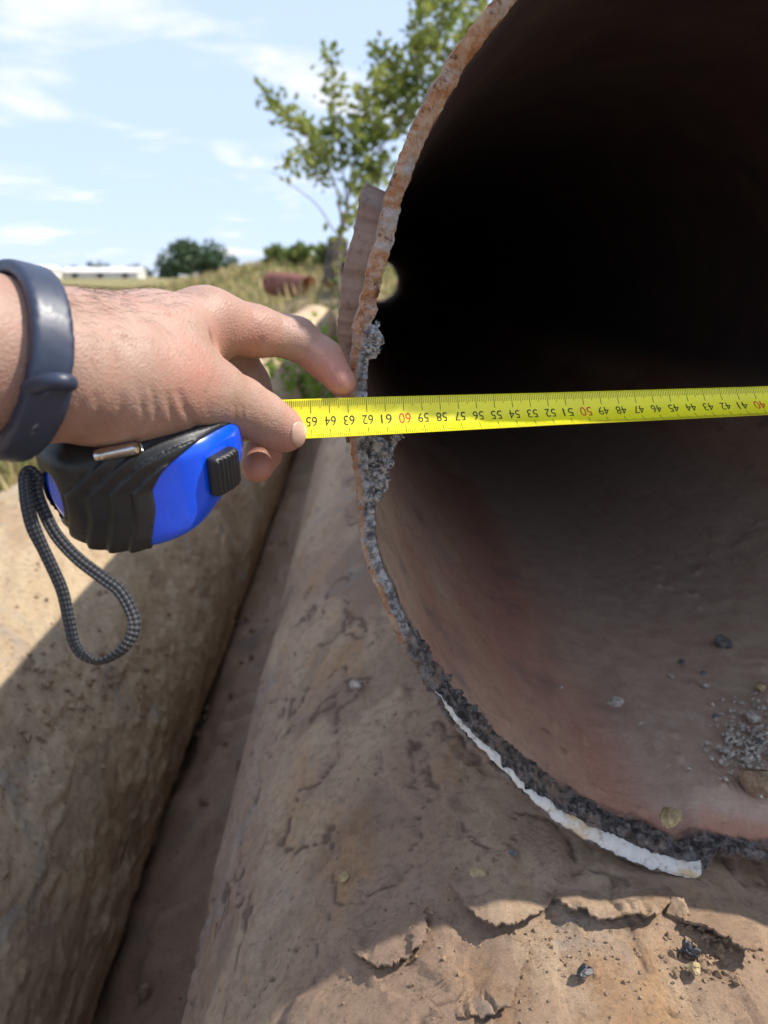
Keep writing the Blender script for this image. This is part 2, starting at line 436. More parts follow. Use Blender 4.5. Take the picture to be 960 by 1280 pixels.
def ground_pipe(name, cyl, y0, y1, mat, seed, thd, label, amp=1.0, ring=None, crack=1.0, group='pipes lying on the ground'):
    cx, cz, R = cyl
    root = empty(name, (cx, (y0 + y1) / 2, cz - R))
    ys = ysteps(y0, y1, .0042, 1.5, 1.03); ys = np.concatenate([np.arange(y0, .12, .02), ys[ys > .12]])
    th = np.concatenate([np.linspace(thd[0], thd[1], int((thd[1] - thd[0]) / .85)), np.linspace(thd[1], thd[0] + 360, 40)[1:-1]]); th = np.radians(th)
    TH, YY = np.meshgrid(th, ys, indexing='ij')
    N = np.stack([np.cos(TH), 0 * TH, np.sin(TH)], -1)
    P = np.stack([cx + R * np.cos(TH), YY, cz + R * np.sin(TH)], -1)
    hgt, pit = relief(P, seed, amp, crack)
    if crack < 1: hgt = hgt + .0045 * sstep(.0, .6, fbm(P, 42, 3, seed + 91)) * sstep(-.2, .25, fbm(P, 4, 3, seed + 92)) + .002 * fbm(P, 130, 2, seed + 93)
    if ring is not None: hgt = hgt + .0035 * np.exp(-((YY - ring - .01 * np.sin(TH)) / .011)**2)
    P = P + (hgt - .002)[..., None] * N
    under(mesh('wall', P, gridF(len(th), len(ys), wrapu=True), mat, None, True, {'pit': pit}), root)
    yb = np.array([y0, y1]); tb = np.linspace(0, 2 * np.pi, 72, endpoint=False)
    B = np.stack(np.broadcast_arrays(cx + (R - .011) * np.cos(tb)[:, None], yb[None], cz + (R - .011) * np.sin(tb)[:, None]), -1)
    under(mesh('bore', B, gridF(72, 2, wrapu=True, flip=True), M['bore']), root)
    for yy in (y0, y1):
        rr = np.array([R - .012, R + .002])
        E_ = np.stack(np.broadcast_arrays(cx + rr[None] * np.cos(tb)[:, None], yy, cz + rr[None] * np.sin(tb)[:, None]), -1)
        under(mesh('cut_edge', E_, gridF(72, 2, wrapu=True), M['wall']), root)
    return tag(root, label, 'pipe', group)
low = ground_pipe('steel_pipe', LOW, -.55, 12.4, M['lower'], 3, (20, 200), 'large rusty steel pipe on the ground carrying the upper pipe, skin flaking')
lef = ground_pipe('steel_pipe', LEFT, -.45, 11.6, M['left'], 70, (-35, 165), 'dusty tan steel pipe on the ground with a low weld ring, beside the gap', .85, ring=.80, crack=.12)

# soil washed into the gap between them
sx = np.linspace(-.62, .16, 90); sy = ysteps(-.5, 12.5, .009, 1.6, 1.04)
SX, SY = np.meshgrid(sx, sy, indexing='ij')
SP = np.stack([SX, SY, 0 * SX], -1)
sz = .145 + .085 * sstep(-.34, -.06, SX) - .05 * sstep(-.31, -.36, SX) + .022 * fbm(SP, 7, 4, 81) + .010 * fbm(SP, 30, 4, 82) + .016 * sstep(.35, .8, vnoise(SP * 26, 83))
so_ = mesh('soil', np.stack([SX, SY, sz], -1), gridF(len(sx), len(sy)), soiled('gap soil', (.38, .25, .165), (.48, .335, .225), (.19, .125, .085), (.36, .27, .14), (.27, .225, .19), seed=9.2), None, True, {'pit': 0 * SX})
tag(so_, 'brown soil packed into the gap between pipes', None, None, 'structure')

mb = MB()
for k in range(260):
    y = .25 + 2.2 * random.random()**1.6; x = random.uniform(-.34, -.02); i_ = min(len(sx) - 1, np.searchsorted(sx, x)); j_ = min(len(sy) - 1, np.searchsorted(sy, y)); r_ = .002 + .011 * random.random()**3
    D = np.array([(1, 0, 0), (-1, 0, 0), (0, 1, 0), (0, -1, 0), (0, 0, 1), (0, 0, -1)], float) * (RNG.random((6, 1)) * .7 + .6); q, _ = np.linalg.qr(RNG.normal(size=(3, 3)))
    mb.add(np.array([x, y, sz[i_, j_] + r_ * .3]) + r_ * D @ q, [(0, 2, 4), (2, 1, 4), (1, 3, 4), (3, 0, 4), (2, 0, 5), (1, 2, 5), (3, 1, 5), (0, 3, 5)])
tag(mb.build('soil_clods', M['clod_brown'], None, False), 'broken clods of soil lying in the gap between the pipes', 'soil', None, 'stuff')

# ------------------------------------------------------------------ the cut pipe on top
UX, UZ, R = .3095, H - .0702, .315
WALL = .009
TRACE = np.array([(640, -40), (612, 0), (575, 50), (552, 85), (522, 140), (500, 190), (484, 235), (472, 290), (458, 340), (447, 390), (440, 440), (438, 490), (437, 530), (441, 580), (448, 620), (448, 660), (456, 700), (475, 745), (502, 805), (530, 855), (570, 912), (620, 962), (680, 1018), (740, 1062), (800, 1095), (870, 1116), (890, 1119)], float)
def proj(P):
    q = P - CAM; d = q @ FW; return np.stack([480 + FPX * (q @ RT) / d, 640 - FPX * (q @ UP) / d], -1)
th_v = np.radians(np.arange(88, 300.01, .2)); th_h = np.radians(np.arange(300, 448, 2.0))[1:]
th = np.concatenate([th_v, th_h])
def y_rim(t):
    d = np.degrees(t) % 360
    y = .4165 - .012 * np.cos(t) + .0115 * np.sin(t)
    y = y + .017 * sstep(254.2, 257.5, np.where(d < 88, d + 360, d)) * (1 - sstep(330, 380, np.where(d < 88, d + 360, d)))
    return y
# radial correction so that the rim runs where the photograph shows it (the end is out of round)
drr = np.zeros(len(th))
for i, t in enumerate(th_v):
    if np.degrees(t) > 255: continue
    c = np.array([UX, y_rim(t), UZ]); n = np.array([np.cos(t), 0, np.sin(t)])
    a, b = proj(c + (R - .03) * n), proj(c + (R + .03) * n)
    best = None
    for k in range(len(TRACE) - 1):
        p, q = TRACE[k], TRACE[k + 1]
        A = np.array([b - a, p - q]).T
        if abs(np.linalg.det(A)) < 1e-6: continue
        u, v = np.linalg.solve(A, p - a)
        if -.001 <= v <= 1.001 and -.2 < u < 1.2 and (best is None or abs(u - .5) < abs(best - .5)): best = u
    if best is not None: drr[i] = np.clip((best - .5) * .06, -.012, .012)
ker = np.hanning(25); ker /= ker.sum(); drr = np.convolve(np.pad(drr, 12, mode='edge'), ker, 'valid')
P3 = np.stack([np.cos(th) * R, 0 * th, np.sin(th) * R], -1); drr = drr + .0011 * fbm(P3, 90, 4, 8) + .0008 * fbm(P3, 420, 2, 9)
degs = np.degrees(th); dth0 = np.stack([np.cos(th), 0 * th, np.sin(th)], -1)
jag = .0016 * fbm(np.stack([np.cos(th) * R, np.sin(th) * R, 0 * th], -1), 60, 4, 5) + .0009 * fbm(np.stack([np.cos(th) * R, np.sin(th) * R, 0 * th], -1), 260, 3, 6)
jag = jag + .0022 * sstep(.25, .8, vnoise(np.stack([np.cos(th) * R, np.sin(th) * R, 0 * th], -1) * 85, 7)) * (degs < 200)
yr = y_rim(th) + jag * 1.3
bev = .0075 * sstep(203, 216, degs) * (1 - sstep(254.0, 256.0, degs)) + .003 * (degs < 170)     # the cut slopes back to the bore
slag_top = sstep(168, 176, degs) * (1 - sstep(206, 216, degs + 5 * fbm(dth0, 40, 3, 49)))        # grey burnt metal round the tape
crust_f = sstep(202, 212, degs + 5 * fbm(dth0, 30, 3, 50)) * (1 - sstep(330, 350, degs))         # black crust on the lower lip
root = empty('cut_steel_pipe', (UX, 6, UZ - R))
tag(root, 'rusty steel pipe resting on the lower pipe, flame-cut open end being measured', 'pipe')
dth = np.stack([np.cos(th), 0 * th, np.sin(th)], -1)
def shell(rad, ys, off=None):
    """rad(len th, len ys), ys either (m,) or (len th, m)"""
    ys = np.broadcast_to(ys, rad.shape)
    return np.stack([UX + rad * np.cos(th)[:, None], ys, UZ + rad * np.sin(th)[:, None]], -1)
# outer wall
yo = np.concatenate([[0, .003, .006, .010, .015, .022, .03, .04, .055, .075, .1, .14, .2, .3], np.geomspace(.4, 12.2, 26)])
YO = yr[:, None] + yo[None] * (12.62 - yr[:, None]) / 12.2
PO = shell(np.full(YO.shape, R), YO)
ho = .0022 * fbm(PO, 22, 4, 61) + .0012 * fbm(PO, 90, 3, 62)
fade = np.exp(-yo / .35)[None]
RO = R + drr[:, None] * fade + ho * sstep(0, .006, yo)[None] * (yo < 1)[None]
PO = shell(RO, YO)
under(mesh('wall', PO, gridF(len(th), len(yo), wrapu=True), M['wall']), root)
# inner wall with a bed of dried mud and the black lip
yi = np.concatenate([np.arange(0, .05, .0012), np.arange(.05, .5, .0045), np.geomspace(.505, 12.2, 90)])
YI = (yr + bev)[:, None] + yi[None] * (12.62 - yr[:, None]) / 12.2
PI_ = shell(np.full(YI.shape, R - WALL), YI)
lip = .0010 * fbm(PI_, 160, 3, 30)
dist = yi[None]
crust_w = (.030 + .016 * fbm(np.stack([degs * .15, 0 * degs, 0 * degs], -1), 1, 3, 44)) * (.35 + .65 * sstep(204, 235, degs)) * (1 - .60 * sstep(254, 258, degs))
cz_ = crust_f[:, None] * (1 - sstep(.55, 1.0, dist / crust_w[:, None]))
edge_in = 1 - sstep(.0, .004, dist)
cl = (.0034 * np.abs(fbm(PI_, 110, 4, 31)) + .0042 * sstep(.0, .7, fbm(PI_, 120, 3, 32)) + .0026 * sstep(.1, .6, vnoise(PI_ * 330, 35)) + .0010) * cz_ * sstep(.001, .008, dist) * (1 - .62 * sstep(253, 257, degs))[:, None]
mudh = .018 * sstep(238, 268, degs)[:, None] * (1 - sstep(300, 330, degs))[:, None] * sstep(.004, .05, dist) * (1 - .5 * sstep(1.0, 3.5, dist))
mud = sstep(.1, .6, mudh / .018) * .85
rough_i = .0014 * fbm(PI_, 40, 4, 33) + .0022 * fbm(PI_, 9, 3, 34) + .003 * sstep(.5, .9, vnoise(PI_ * 95, 36)) * sstep(-.1, .4, fbm(PI_, 6, 3, 37)) * sstep(215, 240, degs)[:, None]
RI = R - WALL + drr[:, None] * np.exp(-yi / .35)[None] + lip * edge_in - cl - mudh - rough_i * sstep(0, .01, dist)
PI_ = shell(RI, YI)
slag_i = np.clip(cz_ + .8 * (slag_top[:, None] * (1 - sstep(.002, .012, dist))), 0, 1)
under(mesh('bore', PI_, gridF(len(th), len(yi), wrapu=True, flip=True), M['bore'], None, True, {'mud': mud, 'slag': slag_i, 'dark_tone': np.broadcast_to((1 - sstep(176, 200, degs + 9 * fbm(dth, 3, 3, 48)) + sstep(330, 350, degs))[:, None] * sstep(.004, .03, dist), YI.shape)}), root)  # blue-black mask over the upper half, fading out at the cut
# cut end
uu = np.linspace(0, 1, 15)
PE = PO[:, :1] * (1 - uu)[None, :, None] + PI_[:, :1] * uu[None, :, None]
bulge = -.0012 * np.sin(np.pi * uu)[None] * (1 + .8 * fbm(PE, 130, 3, 41)) + .0016 * fbm(PE, 200, 4, 42) * np.sin(np.pi * uu)[None]
drag = .0016 * sstep(-.2, .5, fbm(PE, 12, 2, 47)) * np.sin((degs * 4.1)[:, None] + 9 * fbm(PE, 14, 2, 45) + 3.2 * uu[None] + 3 * fbm(PE, 30, 2, 43)) * np.sin(np.pi * uu)[None] * (1 - crust_f)[:, None]
PE[..., 1] += bulge + drag
es = np.clip(slag_top[:, None] * sstep(.15, .55, uu)[None] + .55 * sstep(.75, 1, uu)[None] * (1 - crust_f)[:, None] * sstep(.1, .4, fbm(PE, 24, 3, 46)), 0, 1)
ec = np.broadcast_to(crust_f[:, None] * (.75 + .25 * sstep(0, .3, uu)[None]), es.shape)
under(mesh('cut_edge', PE, gridF(len(th), 15, wrapu=True), M['edge'], None, True, {'slag': es, 'crust': ec}), root)
# far end of the wall
rr_ = np.stack([PO[:, -1], PI_[:, -1]], 1); under(mesh('cut_edge', rr_, gridF(len(th), 2, wrapu=True, flip=True), M['wall']), root)
# a second layer of old coating on the upper left flank, broken off behind the cut
ci = np.where((degs > 157.5) & (degs < 186))[0]; tc_ = th[ci]
sy_ = np.concatenate([np.linspace(0, .05, 12), np.geomspace(.06, 5, 24)])
st_ = .055 + .012 * fbm(np.stack([tc_ * 3, 0 * tc_, 0 * tc_], -1), 2.5, 4, 52) + .02 * sstep(160, 157.5, degs[ci])
def layer(dr):
    y = yr[ci][:, None] + st_[:, None] + sy_[None]
    dr = dr if dr < 0 else (dr * (.35 + .65 * sstep(184, 164, degs[ci])))[:, None]
    rad = np.broadcast_to(R + dr + drr[ci][:, None] * np.exp(-.1 / .35), y.shape)
    p = np.stack([UX + rad * np.cos(tc_)[:, None], y, UZ + rad * np.sin(tc_)[:, None]], -1)
    return p
La, Lb = layer(.0135), layer(-.001)
La = La + (.0022 * fbm(La, 60, 4, 53))[..., None] * dth[ci][:, None]
nI, nJ = len(ci), len(sy_)
V = np.concatenate([La.reshape(-1, 3), Lb.reshape(-1, 3)]); F = gridF(nI, nJ).tolist(); o2 = nI * nJ
F += [[i * nJ, o2 + i * nJ, o2 + (i + 1) * nJ, (i + 1) * nJ] for i in range(nI - 1)]
for i in (0, nI - 1): F += [[i * nJ + j, i * nJ + j + 1, o2 + i * nJ + j + 1, o2 + i * nJ + j] for j in range(nJ - 1)]
under(mesh('coating_layer', V, F, M['wall']), root)
# strip of white paint on the lower half of the cut
wi = np.where((degs > 213.5) & (degs < 254.6))[0]; wu = np.linspace(0, 1, 7)
tw = th[wi]; arc = np.stack([np.cos(tw) * R, np.sin(tw) * R, 0 * tw], -1)
wa = .05 + .26 * sstep(244, 214, degs[wi]) + .26 * np.abs(fbm(arc, 55, 4, 71)) + .16 * fbm(arc, 170, 5, 73, .7); wb = .66 + .26 * sstep(222, 246, degs[wi]) + .26 * fbm(arc, 45, 5, 72, .6)
wb = wa + (wb - wa) * sstep(213.5, 217, degs[wi]) * (1 - .85 * np.exp(-((degs[wi] - 226.3) / .5)**2) - .7 * np.exp(-((degs[wi] - 230.2) / .4)**2))
fr = np.clip(wa[:, None] + (wb - wa)[:, None] * wu[None], 0.0, .99)
k0 = np.clip((fr * 14).astype(int), 0, 13); kf = fr * 14 - k0
base_ = PE[wi][np.arange(len(wi))[:, None], k0] * (1 - kf)[..., None] + PE[wi][np.arange(len(wi))[:, None], k0 + 1] * kf[..., None]
Wf = base_.copy(); Wf[..., 1] -= .0016 * np.minimum(1, 4 * np.minimum(wu, 1 - wu) + .2)[None]
Wb_ = base_.copy(); Wb_[..., 1] += .002
n0, n1 = len(wi), 7
V = np.concatenate([Wf.reshape(-1, 3), Wb_.reshape(-1, 3)]); F = gridF(n0, n1).tolist(); o2 = n0 * n1
for j, fl in ((0, 1), (n1 - 1, 0)): F += [[i * n1 + j, (i + 1) * n1 + j, o2 + (i + 1) * n1 + j, o2 + i * n1 + j] for i in range(n0 - 1)]
under(mesh('white_paint', V, F, M['white']), root)
def rim_at(px, py, depth=None):
    """point on the cut plane behind a pixel"""
    d = ray(px, py); t = .415 / d[1]
    for _ in range(8):
        p = CAM + t * d; a = math.atan2(p[2] - UZ, p[0] - UX); a = a if a > 0 else a + 2 * math.pi
        t = float(y_rim(np.array([a]))[0]) / d[1]
    return CAM + t * d
# beads of slag hanging on the cut
def slag(lst, seed):
    P = np.array([rim_at(px, py) + np.array([0, dy_, 0]) for px, py, r_, dy_ in lst]); rr_ = [r_ for _, _, r_, _ in lst]
    lo_ = P.min(0) - .012; hi_ = P.max(0) + .012; Xs = local_sdf(lo_, hi_, .0006); d = None
    for p, r_ in zip(P, rr_):
        c = cone(Xs, p, p + 1e-5, r_, r_); d = c if d is None else smin(d, c, .0025)
    near = np.abs(d) < .004; nzv = np.zeros(d.shape, np.float32); Pn = Xs[near]
    nzv[near] = .0024 * fbm(Pn, 240, 3, seed) + .0022 * fbm(Pn, 620, 2, seed + 3)
    V, Q = surfnets(d + nzv, lo_, .0006); under(mesh('slag_bead', V, Q, M['slag']), root)
def local_sdf(lo2, hi2, h2):
    n2 = np.ceil((hi2 - lo2) / h2).astype(int)
    return np.stack(np.meshgrid(*[lo2[k] + h2 * np.arange(n2[k], dtype=np.float32) for k in range(3)], indexing='ij'), -1)
slag([(465, 416, .0040, .001), (468, 424, .0046, .001), (466, 434, .0040, .001), (459, 444, .0032, .001), (455, 458, .0024, .002), (470, 406, .0016, .002), (467, 386, .0012, .002)], 300)
slag([(480, 556, .0030, .002), (484, 566, .0036, .002), (483, 580, .0040, .002), (480, 594, .0038, .002), (476, 608, .0034, .002), (470, 622, .0030, .002), (464, 636, .0024, .002), (490, 552, .0018, .003), (470, 558, .0040, .004), (470, 574, .0046, .004), (468, 592, .0044, .004), (464, 608, .0036, .003), (456, 556, .0026, .002), (454, 574, .0024, .002), (457, 592, .0024, .002)], 320)
slag([(497, 547, .0020, .001), (494, 552, .0016, .001), (501, 545, .0013, .001)], 340)

# ------------------------------------------------------------------ stones in the bore, clods and flakes on the lower pipe
def bore_pt(px, py, lift=.0):
    rad = R - WALL - .002
    for _ in range(6):
        ti = hit(px, py, UX, UZ, rad, True); dg_ = math.degrees(math.atan2(ti[2] - UZ, ti[0] - UX)) % 360; yy = ti[1] - .41
        rad = R - WALL - .0025 - .018 * float(sstep(238, 268, dg_) * (1 - sstep(300, 330, dg_)) * sstep(.004, .05, yy) * (1 - .5 * sstep(1.0, 3.5, yy)))
    n = np.array([UX - ti[0], 0, UZ - ti[2]]); n /= np.linalg.norm(n); return ti + n * lift
def stone(px, py, rpx, mat, label, seed, name='stone', group=None, sq=(1.15, .95, .7)):
    p = bore_pt(px, py); dep = (p - CAM) @ FW; r_ = rpx / FPX * dep
    o = rock(name, bore_pt(px, py, r_ * .45), r_, M[mat], None, seed, sq, 11, .5); o.rotation_euler[2] = seed * .7
    return tag(o, label, 'stone', group)
stone(768, 881, 9, 'stone_grey', 'lone pale flat pebble on the bare brown pipe floor', 1, 'pebble')
stone(905, 806, 11, 'stone_dark', 'dark grey stone farther inside the pipe, behind the gravel patch', 2)
stone(946, 984, 20, 'clod_brown', 'large brown and grey stone below the gravel patch inside the pipe', 3, sq=(1.1, 1, .95))
stone(943, 899, 9, 'stone_grey', 'pale stone at the upper edge of the gravel patch inside the pipe', 4)
stone(951, 862, 8, 'clod', 'tan crumb of clay inside the pipe above the pale gravel stone', 5, 'clay_crumb')
o = stone(836, 1026, 15, 'clod', 'ragged yellow clay clod stuck on the black crust of the rim', 6, 'clay_clod', sq=(1.3, .9, .7))
for k, (px, py, rp) in enumerate([(852, 829, 4), (838, 846, 4), (882, 858, 5), (893, 896, 4), (912, 921, 6), (861, 961, 3), (880, 843, 4), (800, 905, 3), (700, 860, 3), (948, 930, 7), (930, 952, 6), (906, 940, 6)]):
    stone(px, py, rp, 'stone_grey' if k % 3 else 'stone_dark', 'tiny loose stone scattered over the pipe floor', 20 + k, 'pebble', 'pebbles on the pipe floor')
mb = MB()
for k in range(330):                        # gravel patch
    px = random.gauss(942, 24); py = random.gauss(928, 27)
    p = bore_pt(px, py); r_ = random.uniform(.0010, .0027); p = bore_pt(px, py, r_ * .5)
    D = np.array([(1, 0, 0), (-1, 0, 0), (0, 1, 0), (0, -1, 0), (0, 0, 1), (0, 0, -1)], float) * (RNG.random((6, 1)) * .7 + .6)
    A = RNG.normal(size=(3, 3)); q, _ = np.linalg.qr(A)
    mb.add(p + r_ * D @ q, [(0, 2, 4), (2, 1, 4), (1, 3, 4), (3, 0, 4), (2, 0, 5), (1, 2, 5), (3, 1, 5), (0, 3, 5)])
gr = mb.build('gravel', M['stone_grey'], None, False); tag(gr, 'patch of fine grey gravel lying on the pipe floor', 'gravel', None, 'stuff')

def low_pt(px, py, lift=.0):
    p = hit(px, py, *LOW); n = np.array([p[0] - LOW[0], 0, p[2] - LOW[1]]); n /= np.linalg.norm(n)
    p = hit(px, py, LOW[0], LOW[1], LOW[2] + .001); return p + n * lift, n
def clod(px, py, rpx, mat, label, seed, name, cat='clod', sq=(1.1, 1, .8)):
    p, n = low_pt(px, py); r_ = rpx / FPX * ((p - CAM) @ FW); p, n = low_pt(px, py, r_ * .4)
    o = rock(name, p, r_, M[mat], None, seed, sq, 12, .6); o.rotation_euler[2] = seed
    return tag(o, label, cat)
clod(525, 1166, 13, 'clod', 'yellow clay clod alone on the lower pipe beside the flaking scale', 31, 'clay_clod')
clod(845, 1142, 15, 'clod_brown', 'brown clay clod on the lower pipe under the broken white rim tip', 32, 'clay_clod')
clod(862, 1190, 11, 'dark_tone', 'shiny black lump on sunlit soil below the brown clod', 33, 'tar_lump', 'lump')
clod(731, 1217, 10, 'dark_tone', 'flat black chip lying alone on the sunlit lower pipe', 44, 'tar_chip', 'chip', (1.25, .85, .5))
clod(868, 1212, 9, 'clod', 'pale tan crumb next to the shiny black lump', 35, 'clay_crumb')
clod(598, 1100, 14, 'clod', 'greenish tan clod on the edge of the big curled rust flake', 36, 'clay_clod')
clod(448, 858, 8, 'stone_grey', 'whitish chip on the grey flank of the lower pipe', 37, 'stone_chip', 'chip')
clod(432, 1098, 7, 'clod', 'small yellow crumb on the shaded flank of the lower pipe', 38, 'clay_crumb')
clod(640, 1070, 7, 'stone_dark', 'dark crumb in the shade under the white painted rim', 39, 'stone_crumb', 'stone')
def flake(pts, seed, lift_dir, lift, thick=.0022):
    """a curling plate of scale: outline in photo pixels, standing on the lower pipe"""
    m = 170; P = spline(np.array(pts + [pts[0]], float), m + 1)[:-1]; c = P.mean(0)
    an = np.linspace(0, 2 * np.pi, m, endpoint=False); ring3 = np.stack([np.cos(an) * 3, np.sin(an) * 3, np.full(m, seed * 5.0)], -1)
    J = np.stack([8 * fbm(ring3, 2.2, 4, seed, .65), 8 * fbm(ring3, 2.2, 4, seed + 50, .65)], -1)
    rings = np.array([.02, .2, .38, .54, .68, .80, .90, .96, 1.0]); top = []; bot = []
    ld = np.array(lift_dir, float); ld /= np.linalg.norm(ld); ext = np.abs((P - c) @ ld).max()
    for r_ in rings:
        q = c + (P - c) * r_ + J * r_**7; e = ((q - c) @ ld) / ext
        pn = [low_pt(*t) for t in q]; p = np.array([t[0] for t in pn]); n = np.array([t[1] for t in pn])
        rl, _ = relief(p, 3)
        h_ = rl - .0075 + (.0085 + lift) * sstep(-.75, .55, e) + lift * np.maximum(0, e - .3)**2 * 1.2 + .0016 * fbm(p, 45, 3, seed + 9)
        top.append(p + n * (h_ + thick)[:, None]); bot.append(p + n * (h_ + (thick * .3 if r_ == 1 else 0))[:, None])
    nr = len(rings); F = gridF(nr, m, wrapv=True).tolist(); o2 = nr * m
    F += [[o2 + a for a in f][::-1] for f in gridF(nr, m, wrapv=True).tolist()]
    F += [[(nr - 1) * m + i, o2 + (nr - 1) * m + i, o2 + (nr - 1) * m + (i + 1) % m, (nr - 1) * m + (i + 1) % m] for i in range(m)]
    F += [list(range(m))]
    o = mesh('rust_flake', np.concatenate(top + bot), F, M['lower'], None, True, {'pit': np.zeros(2 * nr * m)})
    return under(o, low)
flake([(566, 1100), (575, 1078), (610, 1066), (650, 1076), (680, 1090), (690, 1120), (664, 1160), (636, 1172), (612, 1168), (590, 1150), (572, 1128)], 1, (-.25, 1), .003)
flake([(692, 1128), (705, 1096), (760, 1086), (815, 1092), (840, 1118), (824, 1150), (790, 1156), (748, 1156), (720, 1148), (700, 1140)], 2, (0, 1), .003)
flake([(845, 1134), (870, 1116), (905, 1120), (932, 1160), (940, 1208), (922, 1206), (900, 1186), (875, 1170), (852, 1158)], 3, (-.1, 1), .006)
flake([(560, 1190), (604, 1176), (660, 1190), (652, 1220), (640, 1262), (600, 1280), (560, 1270), (545, 1232)], 4, (1, .3), .000)
flake([(430, 1150), (470, 1120), (520, 1130), (540, 1180), (500, 1215), (450, 1200)], 6, (.6, 1), .000)

# loose soil grains on the pipes
def grains(name, spots, cyl, mat, label, seed, rel=None):
    rg = np.random.default_rng(seed); mb = MB()
    for (px, py, sx_, sy_g, n, r0, r1) in spots:
        for _ in range(n):
            x_, y_ = rg.normal(px, sx_), rg.normal(py, sy_g); p = hit(x_, y_, *cyl); nv = np.array([p[0] - cyl[0], 0, p[2] - cyl[1]]); nv /= np.linalg.norm(nv)
            r_ = r0 + (r1 - r0) * rg.random()**3; off = float(relief(p[None], *rel)[0][0]) - .002
            p = p + nv * (off + r_ * .3)
            D = np.array([(1, 0, 0), (-1, 0, 0), (0, 1, 0), (0, -1, 0), (0, 0, 1), (0, 0, -1)], float) * (rg.random((6, 1)) * .8 + .5); q, _q = np.linalg.qr(rg.normal(size=(3, 3)))
            mb.add(p + r_ * D @ q, [(0, 2, 4), (2, 1, 4), (1, 3, 4), (3, 0, 4), (2, 0, 5), (1, 2, 5), (3, 1, 5), (0, 3, 5)])
    return tag(mb.build(name, mat, None, False), label, 'soil', None, 'stuff')
grains('soil_grains', [(880, 1190, 32, 20, 220, .0006, .0034), (700, 1180, 60, 22, 160, .0004, .0020), (525, 1165, 40, 30, 90, .0004, .0022), (760, 1240, 150, 40, 220, .0004, .0016), (600, 1080, 40, 16, 60, .0004, .0022), (420, 1150, 80, 80, 120, .0004, .0018), (480, 900, 60, 80, 60, .0005, .0022)], LOW, M['clod_brown'], 'loose brown soil grains strewn over the lower pipe', 21, (3,))
grains('soil_grains', [(110, 850, 70, 40, 240, .0012, .0075), (60, 960, 50, 60, 100, .001, .005), (90, 720, 60, 50, 90, .001, .006)], LEFT, M['clod_brown'], 'crumbled dry soil lumps strewn over the dusty pipe', 22, (70, .85, .12))

# ------------------------------------------------------------------ hand
def rp(px, d): return px / FPX * d
def node(px, py, d, r): return (C(px, py, d).astype(np.float32), rp(r, d))
hh = .0013
lo = np.array([-.285, -.012, .135], np.float32); hi = np.array([-.008, .135, .50], np.float32)
nn = np.ceil((hi - lo) / hh).astype(int)
X = np.stack(np.meshgrid(*[lo[k] + hh * np.arange(nn[k], dtype=np.float32) for k in range(3)], indexing='ij'), -1)
def chain(X, ns, k):
    d = None
    for a, b in zip(ns[:-1], ns[1:]):
        c = cone(X, a[0], b[0], a[1], b[1]); d = c if d is None else smin(d, c, k)
    return d
WR = node(48, 455, .305, 83)
ARM_DIR = np.array([-.66, .03, -.75], np.float32); ARM_DIR /= np.linalg.norm(ARM_DIR)
arm_end = (WR[0] + ARM_DIR * .17, .037); arm_mid = (WR[0] + ARM_DIR * .07, .032)
W2 = (WR[0] + np.array([.018, -.001, .030], np.float32), .0245)
palm_parts = [[arm_end, arm_mid, WR], [(arm_end[0] + np.array([.015, 0, .02], np.float32), .036), W2], [WR, node(205, 432, .352, 59)],
              [node(70, 446, .318, 68), node(180, 416, .352, 43), node(262, 401, .383, 33)],                # index metacarpal
              [W2, node(255, 402, .408, 35)], [W2, node(238, 412, .432, 33)], [W2, node(214, 428, .452, 30)],
              [node(96, 478, .303, 52), node(150, 478, .322, 52), node(222, 486, .350, 48)],               # thumb metacarpal and ball
              [node(70, 484, .318, 44), node(170, 488, .345, 36)]]
fingers = {'thumb': ([node(205, 482, .343, 53), node(262, 492, .362, 43), node(300, 508, .378, 35), node(327, 521, .389, 30), node(350, 535, .397, 26), node(358, 541, .400, 23.5)], .012),
           'index': ([node(258, 398, .382, 36), node(318, 414, .402, 30.5), node(370, 423, .417, 25), node(404, 448, .420, 23), node(427, 478, .417, 18.5)], .010),
           'middle': ([node(255, 402, .408, 35), node(292, 440, .432, 26), node(312, 478, .446, 23), node(334, 532, .446, 22), node(330, 566, .430, 20.5), node(322, 583, .421, 20)], .008),
           'ring': ([node(236, 414, .432, 32), node(276, 470, .468, 24), node(270, 540, .470, 22), node(232, 570, .450, 19)], .008),
           'little': ([node(212, 430, .452, 28), node(236, 480, .480, 21), node(226, 535, .478, 19), node(196, 560, .462, 17)], .008)}
def hand_sdf(X, only=None):
    palm = None
    for ns in palm_parts:
        c = chain(X, ns, .006); palm = c if palm is None else smin(palm, c, .013)
    # web between thumb and index
    web = cone(X, C(238, 440, .368), C(270, 450, .392), rp(15, .37), rp(9, .39)); palm = smin(palm, web, .012)
    d = None
    for nme, (ns, k) in fingers.items():
        f = smin(palm, chain(X, ns, .005), k); d = f if d is None else np.minimum(d, f)
    # fold lines: (p, q, depth, width)
    for (a, b, dep, wd) in creases:
        q = cone(X, a, b, 0, 0); d = d + dep * np.exp(-(q / wd)**2)
    return d
creases = []
def crease(pts, d, dep, wd):
    P = [C(*p, d) for p in pts]
    for a, b in zip(P[:-1], P[1:]): creases.append((a.astype(np.float32), b.astype(np.float32), dep, wd))
crease([(236, 428), (252, 430), (266, 440), (276, 456)], .358, .0022, .0055)
